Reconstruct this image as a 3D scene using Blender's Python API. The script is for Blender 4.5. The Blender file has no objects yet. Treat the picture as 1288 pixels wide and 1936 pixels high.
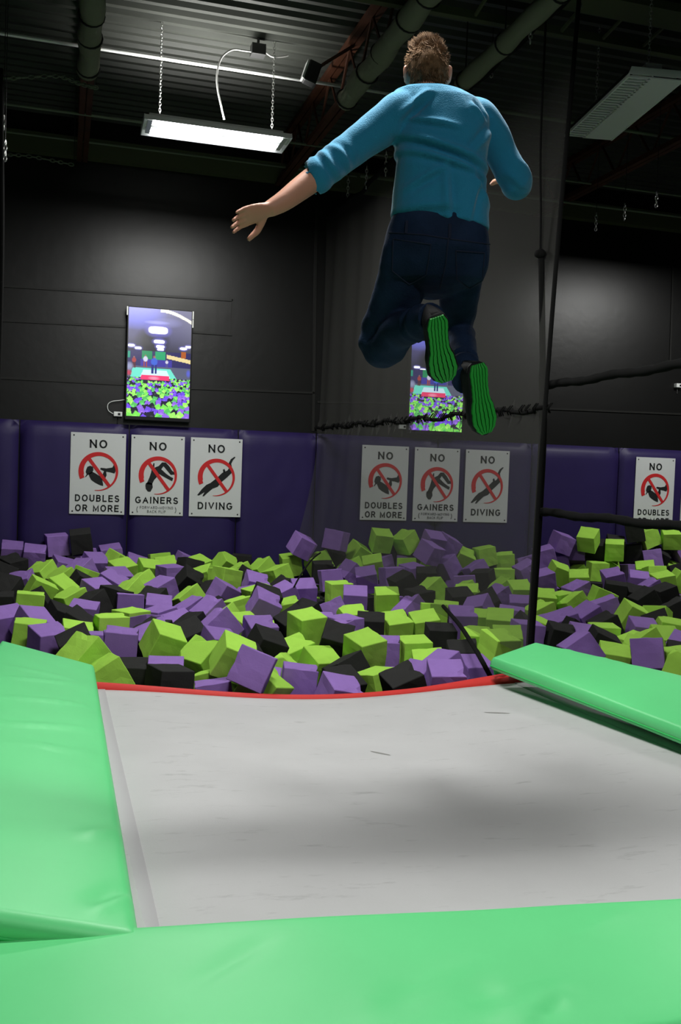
import bpy, bmesh, math, random
from mathutils import Vector, Matrix, Quaternion, noise
from mathutils.bvhtree import BVHTree
sc = bpy.context.scene
COL = sc.collection
random.seed(7)
# ------------------------------------------------------------------ camera
F = 1800.0; CX, CY = 644.0, 968.0
CAM = Vector((0, 0, 1.25))
fw = Vector(((118 - CX) / F, -(870 - CY) / F, -1)).normalized()
upv = Vector((.036, 1, 0)); upv.z = -(upv.x * fw.x + upv.y * fw.y) / fw.z; upv.normalize()
rtv = fw.cross(upv)
RW = Matrix((rtv, fw, upv))                      # camera axes -> world
cd = bpy.data.cameras.new('camera'); cam = bpy.data.objects.new('camera', cd); COL.objects.link(cam)
cam.matrix_world = Matrix.Translation(CAM) @ RW.to_4x4()
cd.sensor_fit = 'VERTICAL'; cd.sensor_height = 36.0; cd.lens = 36.0 * F / 1936.0
cd.clip_start = .05; cd.clip_end = 80
sc.camera = cam
def ray(x, y): return RW @ Vector(((x - CX) / F, -(y - CY) / F, -1))
def atY(x, y, Y): d = ray(x, y); return CAM + d * (Y / d.y)
def atX(x, y, X): d = ray(x, y); return CAM + d * (X / d.x)
def atZ(x, y, Z): d = ray(x, y); return CAM + d * ((Z - CAM.z) / d.z)
# ------------------------------------------------------------------ world, light, exposure
sc.view_settings.view_transform = 'Standard'; sc.view_settings.look = 'None'
sc.view_settings.gamma = 1; sc.view_settings.use_curve_mapping = False
sc.view_settings.exposure = 0.7
w = bpy.data.worlds.new('world'); sc.world = w; w.use_nodes = True
w.node_tree.nodes['Background'].inputs[0].default_value = (.75, .85, .8, 1)
w.node_tree.nodes['Background'].inputs[1].default_value = .012
LAMP_W = {'pit': 62, 'bed': 78, 'rear': 62, 'right': 62}
def area(name, loc, sx, sy, power, rot=(0, 0, 0), col=(1, 1, .96), spread=180):
    l = bpy.data.lights.new(name, 'AREA'); l.shape = 'RECTANGLE'; l.size = sx; l.size_y = sy
    l.energy = power; l.color = col; l.spread = math.radians(spread)
    o = bpy.data.objects.new(name, l); COL.objects.link(o); o.location = loc; o.rotation_euler = rot
    return o
# ------------------------------------------------------------------ helpers
def mat(name, col, rough=.6, spec=.3, metal=0, emit=None, es=1, bump=0, bscale=20, var=0, vscale=4, objvar=0, sheen=0):
    m = bpy.data.materials.new(name); m.use_nodes = True; nt = m.node_tree; b = nt.nodes['Principled BSDF']
    b.inputs['Base Color'].default_value = (*col, 1); b.inputs['Roughness'].default_value = rough
    b.inputs['Specular IOR Level'].default_value = spec; b.inputs['Metallic'].default_value = metal
    if sheen: b.inputs['Sheen Weight'].default_value = sheen
    if emit: b.inputs['Emission Color'].default_value = (*emit, 1); b.inputs['Emission Strength'].default_value = es
    tc = nt.nodes.new('ShaderNodeTexCoord')
    last = None
    if var:
        n = nt.nodes.new('ShaderNodeTexNoise'); n.inputs['Scale'].default_value = vscale; n.inputs['Detail'].default_value = 5
        nt.links.new(tc.outputs['Object'], n.inputs['Vector'])
        mr = nt.nodes.new('ShaderNodeMapRange'); mr.inputs[1].default_value = .3; mr.inputs[2].default_value = .7
        mr.inputs[3].default_value = 1 - var; mr.inputs[4].default_value = 1 + var
        nt.links.new(n.outputs['Fac'], mr.inputs[0])
        last = mr.outputs[0]
    if objvar:
        oi = nt.nodes.new('ShaderNodeObjectInfo'); mr2 = nt.nodes.new('ShaderNodeMapRange')
        mr2.inputs[3].default_value = 1 - objvar; mr2.inputs[4].default_value = 1 + objvar
        nt.links.new(oi.outputs['Random'], mr2.inputs[0])
        if last:
            mu = nt.nodes.new('ShaderNodeMath'); mu.operation = 'MULTIPLY'
            nt.links.new(last, mu.inputs[0]); nt.links.new(mr2.outputs[0], mu.inputs[1]); last = mu.outputs[0]
        else: last = mr2.outputs[0]
    if last:
        vm = nt.nodes.new('ShaderNodeVectorMath'); vm.operation = 'SCALE'; vm.inputs[0].default_value = col
        nt.links.new(last, vm.inputs['Scale']); nt.links.new(vm.outputs[0], b.inputs['Base Color'])
    if bump:
        n = nt.nodes.new('ShaderNodeTexNoise'); n.inputs['Scale'].default_value = bscale; n.inputs['Detail'].default_value = 4
        nt.links.new(tc.outputs['Object'], n.inputs['Vector'])
        bp = nt.nodes.new('ShaderNodeBump'); bp.inputs['Strength'].default_value = bump; bp.inputs['Distance'].default_value = .02
        nt.links.new(n.outputs['Fac'], bp.inputs['Height']); nt.links.new(bp.outputs[0], b.inputs['Normal'])
    return m
def obj(name, bm, m, parent=None, smooth=False):
    me = bpy.data.meshes.new(name)
    bm.normal_update(); bm.to_mesh(me); bm.free()
    o = bpy.data.objects.new(name, me); COL.objects.link(o)
    if m: me.materials.append(m)
    if smooth:
        for p in me.polygons: p.use_smooth = True
    if parent:
        o.parent = parent
        o.matrix_parent_inverse = Matrix.Translation(-parent.location) if parent.type != 'MESH' else Matrix.Identity(4)
    return o
def tag(o, label=None, cat=None, group=None, kind=None):
    if label: o['label'] = label
    if cat: o['category'] = cat
    if group: o['group'] = group
    if kind: o['kind'] = kind
    return o
def empty(name, loc, label, cat, group=None):
    o = bpy.data.objects.new(name, None); COL.objects.link(o); o.location = loc; o.empty_display_size = .1
    return tag(o, label, cat, group)
def struct(name, bm, m): return tag(obj(name, bm, m), kind='structure')
def box(bm, lo, hi, M=None, bev=0, seg=2):
    g = bmesh.ops.create_cube(bm, size=1)['verts']
    lo = Vector(lo); hi = Vector(hi); c = (lo + hi) / 2; s = hi - lo
    for v in g: v.co = Vector((v.co.x * s.x, v.co.y * s.y, v.co.z * s.z)) + c
    if bev:
        es = list({e for v in g for e in v.link_edges})
        r = bmesh.ops.bevel(bm, geom=es, offset=bev, segments=seg, profile=.6, affect='EDGES')
        g = list({v for f in r['faces'] for v in f.verts} | {v for v in g if v.is_valid})
    if M:
        for v in g: v.co = M @ v.co
    return g
def tube(bm, pts, r, n=8, closed=False, cap=True):
    pts = [Vector(p) for p in pts]; rs = r if hasattr(r, '__len__') else [r] * len(pts)
    rings = []; prev = None
    for i, p in enumerate(pts):
        if closed: t = pts[(i + 1) % len(pts)] - pts[i - 1]
        else: t = pts[min(i + 1, len(pts) - 1)] - pts[max(i - 1, 0)]
        if t.length < 1e-9: t = Vector((0, 0, 1))
        t.normalize()
        if prev is None:
            a = Vector((0, 0, 1)) if abs(t.z) < .9 else Vector((1, 0, 0))
            u = t.cross(a).normalized()
        else:
            u = (prev - t * prev.dot(t)).normalized()
        prev = u; v = t.cross(u)
        rings.append([bm.verts.new(p + (u * math.cos(2 * math.pi * k / n) + v * math.sin(2 * math.pi * k / n)) * rs[i]) for k in range(n)])
    m = len(rings)
    for i in range(m if closed else m - 1):
        a, b = rings[i], rings[(i + 1) % m]
        for k in range(n): bm.faces.new((a[k], a[(k + 1) % n], b[(k + 1) % n], b[k]))
    if cap and not closed:
        bm.faces.new(list(reversed(rings[0]))); bm.faces.new(rings[-1])
    return rings
def loft(bm, rings, cap=True):
    rr = [[bm.verts.new(p) for p in r] for r in rings]; n = len(rr[0])
    for a, b in zip(rr, rr[1:]):
        for k in range(n): bm.faces.new((a[k], a[(k + 1) % n], b[(k + 1) % n], b[k]))
    if cap: bm.faces.new(list(reversed(rr[0]))); bm.faces.new(rr[-1])
def catmull(pts, sub=6):
    pts = [Vector(p) for p in pts]; out = []
    for i in range(len(pts) - 1):
        p0 = pts[max(i - 1, 0)]; p1 = pts[i]; p2 = pts[i + 1]; p3 = pts[min(i + 2, len(pts) - 1)]
        for k in range(sub):
            t = k / sub
            out.append(.5 * ((2 * p1) + (p2 - p0) * t + (2 * p0 - 5 * p1 + 4 * p2 - p3) * t * t + (3 * p1 - p0 - 3 * p2 + p3) * t ** 3))
    out.append(pts[-1]); return out
def chain(bm, a, b, link=.035, r=.0045):
    a = Vector(a); b = Vector(b); d = (b - a); n = max(2, int(d.length / (link * .72))); d.normalize()
    s = d.cross(Vector((.3, .9, .1))).normalized(); q = d.cross(s)
    for i in range(n):
        c = a.lerp(b, (i + .5) / n); u = s if i % 2 else q
        tube(bm, [c + d * (link * .5) * math.cos(t) + u * (link * .28) * math.sin(t) for t in [k * math.pi / 4 for k in range(8)]], r, 5, closed=True)
# ------------------------------------------------------------------ materials
M_wall = mat('black wall paint', (.0048, .0048, .0046), .36, .45, var=.15, vscale=1.2, bump=.06, bscale=9)
M_pad = mat('purple vinyl', (.021, .0125, .078), .5, .3, var=.06, vscale=3, bump=.12, bscale=5)
M_green = mat('green vinyl', (.13, .70, .25), .42, .35, var=.03, vscale=3, bump=.10, bscale=3.5)
M_greend = mat('green vinyl flap', (.03, .55, .12), .5, .3)
M_red = mat('red webbing', (.62, .03, .025), .6, .3)
M_steel = mat('dark steel', (.05, .05, .05), .45, .4, metal=.6)
M_black = mat('black rubber', (.012, .012, .012), .6, .3)
M_rope = mat('black rope', (.006, .006, .006), .9, .1)
M_deckmetal = mat('ribbed roof deck', (.033, .035, .030), .5, .3, var=.25, vscale=1.5)
M_primer = mat('red primer steel', (.055, .019, .009), .6, .25, var=.3, vscale=6)
M_wrap = mat('pale wrap', (.17, .18, .13), .8, .1, bump=.4, bscale=9)
M_galv = mat('galvanised steel', (.75, .76, .74), .35, .5, metal=.3)
M_rod = mat('painted rod', (.13, .16, .11), .5, .3)
M_olive = mat('olive painted steel', (.075, .085, .045), .6, .2)
M_white = mat('white enamel', (.75, .77, .76), .35, .4)
M_chain = mat('zinc chain', (.6, .6, .58), .3, .5, metal=.9)
M_sign = mat('white sign board', (.60, .62, .62), .45, .3)
M_ink = mat('black sign ink', (.015, .017, .018), .6, .2)
M_inkg = mat('grey sign ink', (.16, .17, .17), .6, .2)
M_inkr = mat('red sign ink', (.55, .022, .025), .55, .25)
M_plastic = mat('black plastic', (.008, .008, .01), .3, .4)
M_tube = mat('lit fluorescent tube', (1, 1, 1), .5, 0, emit=(.97, .96, 1), es=7)
M_concrete = mat('dark concrete', (.03, .03, .03), .8, .2)
# ------------------------------------------------------------------ setting
WY = 10.6
bm = bmesh.new(); box(bm, (-9, WY, -1.2), (16, WY + .2, 5.2)); struct('wall_back', bm, M_wall)
bm = bmesh.new(); box(bm, (-9, -8, -1.3), (16, WY + .2, -1.2)); struct('floor', bm, M_concrete)
# corrugated roof deck, ribs run left to right
bm = bmesh.new()
prof = []; y = -8.0
while y < WY + .2:
    for dy, dz in ((0, 0), (.05, 0), (.075, .04), (.125, .04)): prof.append((y + dy, 4.85 + dz))
    y += .15
for (y0, z0), (y1, z1) in zip(prof, prof[1:]):
    vs = [bm.verts.new(p) for p in ((-9, y0, z0), (16, y0, z0), (16, y1, z1), (-9, y1, z1))]
    bm.faces.new(vs)
bmesh.ops.remove_doubles(bm, verts=bm.verts, dist=1e-4)
ge = bmesh.ops.extrude_face_region(bm, geom=bm.faces[:])
for v in ge['geom']:
    if isinstance(v, bmesh.types.BMVert): v.co.z += .03
struct('ceiling', bm, M_deckmetal)
# seams of the boarded black wall
def strip(n, px0, px1, w=.018, m=M_black):
    a = atY(*px0, WY); b = atY(*px1, WY); d = (b - a).normalized(); q = Vector((0, 1, 0)).cross(d) * w / 2
    bm = bmesh.new(); o = Vector((0, -.014, 0))
    f = [a + q, b + q, b - q, a - q]
    top = [bm.verts.new(p + o) for p in f]; bot = [bm.verts.new(p + Vector((0, .001, 0))) for p in f]
    bm.faces.new(top); bm.faces.new(bot[::-1])
    for k in range(4): bm.faces.new((top[k], bot[k], bot[(k + 1) % 4], top[(k + 1) % 4]))
    bmesh.ops.recalc_face_normals(bm, faces=bm.faces)
    struct('trim_%d' % n, bm, m)
M_seam = mat('wall seam batten', (.017, .017, .016), .4, .3)
for i, (a, b) in enumerate([((-60, 537), (440, 568)), ((440, 566), (437, 634)), ((-60, 603), (240, 618)), ((362, 628), (438, 633)), ((-60, 711), (240, 727)), ((360, 734), (596, 743)), ((600, 760), (780, 762)), ((880, 766), (1360, 786)), ((1272, 500), (1266, 700)), ((598, 395), (592, 815))]):
    strip(i + 1, a, b, .022 if i != 9 else .03, M_seam)
# ledger along the top of the back wall
bm = bmesh.new(); box(bm, (-9, WY - .12, 4.42), (16, WY, 4.62)); struct('trim_11', bm, M_olive)
# ------------------------------------------------------------------ purple wall pads
ords = ['first', 'second', 'third', 'fourth', 'fifth', 'sixth', 'seventh', 'eighth', 'ninth', 'tenth', 'eleventh']
seams = [-1.66, -.44, .69, 1.885, 2.79, 4.29, 5.53, 6.75, 7.97, 9.19, 10.41, 11.63]
wheres = ['leftmost, cut by the left picture edge', 'under the left NO DOUBLES sign', 'under the left NO GAINERS and NO DIVING signs', 'at the net, right of the left NO DIVING sign', 'under the middle NO DOUBLES and NO GAINERS signs', 'under the middle NO DIVING sign', 'plain, just right of the black net pole', 'under the right NO DOUBLES sign', 'at the far right picture edge', 'beyond the right picture edge, next to the edge pad', 'beyond the right picture edge, farthest']
for i in range(len(seams) - 1):
    x0, x1 = seams[i] + .006, seams[i + 1] - .006
    bm = bmesh.new(); nx, nz = 14, 26; z0, z1 = -.55, 1.66; Y0 = WY - .055
    vs = [[bm.verts.new((x0 + (x1 - x0) * a / nx, Y0 + .045 * (max(abs(2 * a / nx - 1), 0) ** 14 * .8 + max(2 * b / nz - 1, 0) ** 30) + .006 * noise.noise(Vector((a * .5 + i * 7, b * .35, 0))), z0 + (z1 - z0) * b / nz)) for b in range(nz + 1)] for a in range(nx + 1)]
    for a in range(nx):
        for b in range(nz): bm.faces.new((vs[a][b], vs[a + 1][b], vs[a + 1][b + 1], vs[a][b + 1]))
    # backing
    per = [vs[a][0] for a in range(nx + 1)] + [vs[nx][b] for b in range(1, nz + 1)] + [vs[a][nz] for a in range(nx - 1, -1, -1)] + [vs[0][b] for b in range(nz - 1, 0, -1)]
    bk = [bm.verts.new((v.co.x, WY - .001, v.co.z)) for v in per]
    for k in range(len(per)): bm.faces.new((per[k], bk[k], bk[(k + 1) % len(bk)], per[(k + 1) % len(per)]))
    bm.faces.new(bk)
    bmesh.ops.recalc_face_normals(bm, faces=bm.faces)
    o = obj('wall_pad', bm, M_pad, smooth=True)
    tag(o, 'purple vinyl wall pad, ' + wheres[i], 'wall pad', 'purple wall pads')
# ------------------------------------------------------------------ signs
def arc(cx, cy, rx, ry, a0, a1, n=14):
    return [(cx + rx * math.cos(math.radians(a0 + (a1 - a0) * k / n)), cy + ry * math.sin(math.radians(a0 + (a1 - a0) * k / n))) for k in range(n + 1)]
GLY = {   # width, strokes on a unit cap height
 'N': (.70, [[(0, 0), (0, 1)], [(0, 1), (.70, 0)], [(.70, 0), (.70, 1)]]),
 'O': (.80, [arc(.40, .5, .40, .5, 0, 360, 28)]),
 'D': (.70, [[(0, 0), (0, 1), (.30, 1)] + arc(.30, .5, .40, .5, 90, -90)[1:] + [(0, 0)]]),
 'U': (.66, [[(0, 1), (0, .33)] + arc(.33, .33, .33, .33, 180, 360) + [(.66, 1)]]),
 'B': (.60, [[(0, 0), (0, 1), (.34, 1)] + arc(.34, .765, .22, .235, 90, -90)[1:] + [(0, .53)], [(.34, .53)] + arc(.34, .265, .26, .265, 90, -90)[1:] + [(0, 0)]]),
 'L': (.52, [[(0, 1), (0, 0), (.52, 0)]]),
 'E': (.58, [[(.58, 1), (0, 1), (0, 0), (.58, 0)], [(0, .52), (.53, .52)]]),
 'S': (.62, [arc(.31, .745, .28, .255, 20, 270) + arc(.31, .245, .31, .245, 90, -165)[1:]]),
 'R': (.64, [[(0, 0), (0, 1), (.36, 1)] + arc(.36, .74, .24, .26, 90, -90)[1:] + [(0, .48)], [(.32, .48), (.64, 0)]]),
 'M': (.80, [[(0, 0), (0, 1), (.40, .04), (.80, 1), (.80, 0)]]),
 'G': (.76, [arc(.40, .5, .40, .5, 42, 330) + [(.76, .46), (.42, .46)]]),
 'A': (.76, [[(0, 0), (.38, 1), (.76, 0)], [(.15, .36), (.61, .36)]]),
 'I': (.02, [[(0, 0), (0, 1)]]),
 'V': (.72, [[(0, 1), (.36, 0), (.72, 1)]]),
 'F': (.54, [[(.54, 1), (0, 1), (0, 0)], [(0, .5), (.48, .5)]]),
 'W': (1.05, [[(0, 1), (.26, 0), (.525, .95), (.79, 0), (1.05, 1)]]),
 'C': (.74, [arc(.40, .5, .40, .5, 42, 318, 22)]),
 'K': (.64, [[(0, 0), (0, 1)], [(.62, 1), (0, .36)], [(.22, .58), (.64, 0)]]),
 'P': (.60, [[(0, 0), (0, 1), (.36, 1)] + arc(.36, .73, .24, .27, 90, -90)[1:] + [(0, .46)]]),
 '-': (.30, [[(0, .38), (.30, .38)]]), ' ': (.18, []),
 '(': (.22, [arc(.5, .5, .5, .75, 135, 225)]), ')': (.22, [arc(-.28, .5, .5, .75, 45, -45)])}
def text_mesh(s, cap, cx, cz, m, parent, name, width=None, bold=.15):
    st = bold; gap = .30
    tot = sum(GLY[c][0] * (1 - st) + st for c in s) + gap * (len(s) - 1) * .8
    kx = (width / tot) if width else cap
    bm = bmesh.new(); x = -tot / 2; hs = st / 2
    for ch_ in s:
        gw, strokes = GLY[ch_]
        for line in strokes:
            pts = [Vector((x + hs + px_ * (1 - st), hs + py_ * (1 - st) - .5)) for px_, py_ in line]
            n = len(pts); closed = (pts[0] - pts[-1]).length < 1e-4; L = []; Rr = []
            for i, p in enumerate(pts):
                a_ = pts[i] - pts[i - 1] if i else (pts[-1] - pts[-2] if closed else pts[1] - pts[0])
                b_ = pts[i + 1] - pts[i] if i < n - 1 else (pts[1] - pts[0] if closed else a_)
                a_ = a_.normalized(); b_ = b_.normalized(); t_ = (a_ + b_)
                t_ = t_.normalized() if t_.length > .1 else a_
                nn = Vector((-t_.y, t_.x)); k_ = min(2.6, 1 / max(.3, nn.dot(Vector((-a_.y, a_.x)))))
                q = p.copy()
                if not closed and i == 0: q = p - b_ * hs * (.98 if len(line) < 8 or ch_ not in 'SGC' else 0)
                if not closed and i == n - 1: q = p + a_ * hs * (.98 if len(line) < 8 or ch_ not in 'SGC' else 0)
                if ch_ in 'NMAVWK': q.y = max(-.5, min(.5, q.y))
                l_ = q + nn * hs * k_; r_ = q - nn * hs * k_
                for w_ in (l_, r_): w_.y = max(-.5, min(.5, w_.y)) if ch_ not in '()' else w_.y
                L.append(l_); Rr.append(r_)
            for i in range(n - 1):
                quad_ = [bm.verts.new((v.x * kx + cx, -.0112, v.y * cap + cz)) for v in (L[i], L[i + 1], Rr[i + 1], Rr[i])]
                try: f_ = bm.faces.new(quad_)
                except ValueError: continue
        x += gw * (1 - st) + st + gap * .8
    ge = bmesh.ops.extrude_face_region(bm, geom=bm.faces[:])
    for v in ge['geom']:
        if isinstance(v, bmesh.types.BMVert): v.co.y = -.0085
    bmesh.ops.recalc_face_normals(bm, faces=bm.faces)
    me = bpy.data.meshes.new(name); bm.to_mesh(me); bm.free(); me.materials.append(m)
    o = bpy.data.objects.new(name, me); COL.objects.link(o); o.parent = parent
    return o
def flat(bm, pts, y0=-.0085, th=.002):
    from mathutils.geometry import tessellate_polygon
    f = [bm.verts.new((p[0], y0 - th, p[1])) for p in pts]; b = [bm.verts.new((p[0], y0 + .0005, p[1])) for p in pts]
    for t in tessellate_polygon([[Vector((p[0], p[1], 0)) for p in pts]]): bm.faces.new([f[k] for k in t])
    n = len(pts)
    for k in range(n): bm.faces.new((f[k], b[k], b[(k + 1) % n], f[(k + 1) % n]))
# silhouettes traced in sign units: x 0..100 to the right, y 0..150 down
def rect_person(kind):
    if kind == 0:
        head = [(29, 68), (31, 63), (36, 61), (41, 63), (42, 69), (39, 75), (34, 77), (31, 79), (29, 82), (27, 82), (30, 77), (28, 73)]
        body = [(33, 76), (40, 72), (46, 75), (54, 80), (58, 86), (60, 94), (60, 98), (53, 96), (45, 92), (38, 87), (35, 81)]
        arm = [(56, 84), (61, 70), (54, 67), (55, 64), (65, 65), (76, 63), (79, 57), (82, 58), (82, 70), (80, 74), (73, 72), (65, 71), (66, 78), (61, 90)]
        return [head, body, arm]
    if kind == 1:
        return [[(30, 92), (35, 80), (38, 70), (43, 61), (52, 57), (58, 50), (65, 50), (72, 57), (78, 66), (85, 69), (84, 72), (75, 73), (68, 65), (61, 57), (57, 63), (66, 71), (75, 77), (80, 79), (78, 85), (72, 82), (62, 77), (53, 72), (49, 78), (44, 84), (40, 93)],
                [(29, 90), (34, 88), (41, 91), (42, 98), (38, 106), (33, 106), (29, 101), (28, 95)], [(38, 70), (40, 60), (42, 52), (44, 52), (44, 62)]]
    return [[(40, 86), (52, 76), (62, 66), (72, 61), (76, 55), (74, 47), (78, 39), (85, 34), (87, 35), (82, 41), (79, 48), (81, 56), (80, 66), (72, 74), (62, 83), (54, 93), (44, 97), (34, 106), (28, 112), (25, 112), (29, 104), (18, 111), (15, 110), (24, 98), (32, 90)],
            [(63, 60), (66, 58), (68, 62), (66, 66), (64, 65)]]
SIGN_W, SIGN_H = .575, .87
NAMES = ['NO DOUBLES OR MORE', 'NO GAINERS', 'NO DIVING']
def sign(kind, cx, where):
    r = empty('warning_sign', (cx, WY - .062, 1.118), 'white %s sign, %s' % (NAMES[kind], where), 'sign', 'warning signs on the purple wall pads')
    bm = bmesh.new(); box(bm, (-SIGN_W / 2, -.008, -SIGN_H / 2), (SIGN_W / 2, 0, SIGN_H / 2), bev=.003)
    def ch(name, bm, m, smooth=False):
        me = bpy.data.meshes.new(name); bmesh.ops.recalc_face_normals(bm, faces=bm.faces); bm.to_mesh(me); bm.free(); me.materials.append(m)
        o = bpy.data.objects.new(name, me); COL.objects.link(o); o.parent = r; return o
    ch('board', bm, M_sign)
    for sx in (-1, 1):
        for sz in (-1, 1):
            bm = bmesh.new(); bmesh.ops.create_uvsphere(bm, u_segments=8, v_segments=5, radius=.009)
            for v in bm.verts: v.co = Vector((v.co.x + sx * .255, v.co.y * .5 - .009, v.co.z + sz * .405))
            ch('screw', bm, M_steel)
    T = lambda p: ((p[0] / 100 - .5) * SIGN_W, (.5 - p[1] / 151) * SIGN_H)
    # silhouette
    bm = bmesh.new()
    for poly in rect_person(kind): flat(bm, [T(p) for p in poly])
    ch('pictogram', bm, M_ink)
    # slashed ring: thick at upper left, thin at lower right, open at lower left
    cxp, cyp, R = 51, 71 if kind == 0 else 75, 36
    bm = bmesh.new(); outer = []; inner = []
    for k in range(61):
        a = math.radians(205 - 305 * k / 60)
        t = k / 60.0
        wd = 9.5 * (1 - t) ** .75 + .6 if k > 2 else 8.5
        outer.append((cxp + R * math.cos(a) , cyp - R * math.sin(a)))
        inner.append((cxp + (R - wd) * math.cos(a), cyp - (R - wd) * math.sin(a)))
    for k in range(60): flat(bm, [T(p) for p in (outer[k], outer[k + 1], inner[k + 1], inner[k])], -.0088, .0024)
    ch('prohibition_ring', bm, M_inkr)
    bm = bmesh.new(); a = math.radians(135); d = Vector((1, 1)).normalized()
    s = Vector((cxp, cyp)); n = Vector((1, -1)).normalized() * 3.1; d = Vector((.72, .95)).normalized(); n = Vector((d.y, -d.x)) * 3.1
    flat(bm, [T(p) for p in (s - d * 33 + n, s + d * 34 + n, s + d * 34 - n, s - d * 33 - n)], -.0092, .003)
    ch('slash_bar', bm, M_inkr)
    text_mesh('NO', .089, 0, T((50, 20))[1], M_ink, r, 'heading_text', .182, .18)
    if kind == 0:
        text_mesh('DOUBLES', .073, 0, T((50, 121))[1], M_ink, r, 'lower_text', .462, .18)
        text_mesh('OR MORE', .073, 0, T((50, 139.5))[1], M_ink, r, 'lower_text', .455, .18)
    elif kind == 1:
        text_mesh('GAINERS', .073, 0, T((50, 122))[1], M_ink, r, 'lower_text', .462, .18)
        text_mesh('FORWARD-MOVING', .030, 0, T((50, 136))[1], M_inkg, r, 'small_text', .36, .15)
        text_mesh('BACK FLIP', .030, 0, T((50, 143.5))[1], M_inkg, r, 'small_text', .20, .15)
        text_mesh('(', .06, -.205, T((50, 140))[1], M_inkg, r, 'bracket', None, .13)
        text_mesh(')', .06, .205, T((50, 140))[1], M_inkg, r, 'bracket', None, .13)
    else:
        text_mesh('DIVING', .079, 0, T((50, 130))[1], M_ink, r, 'lower_text', .385, .18)
for kind, px, py, where in [(0, 185, 895, 'leftmost of the left trio below the screen'), (1, 297.5, 899, 'middle of the left trio below the screen'), (2, 408, 903, 'rightmost of the left trio'),
                           (0, 727, 909, 'leftmost of the trio behind the net'), (1, 825, 913, 'middle of the trio behind the net'), (2, 920, 916, 'rightmost of the trio behind the net'),
                           (0, 1237, 929, 'at far right, crossed by a black rope'), (1, 1324, 932, 'cut off by the right picture edge')]:
    sign(kind, atY(px, py, WY - .06).x, where)
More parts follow.
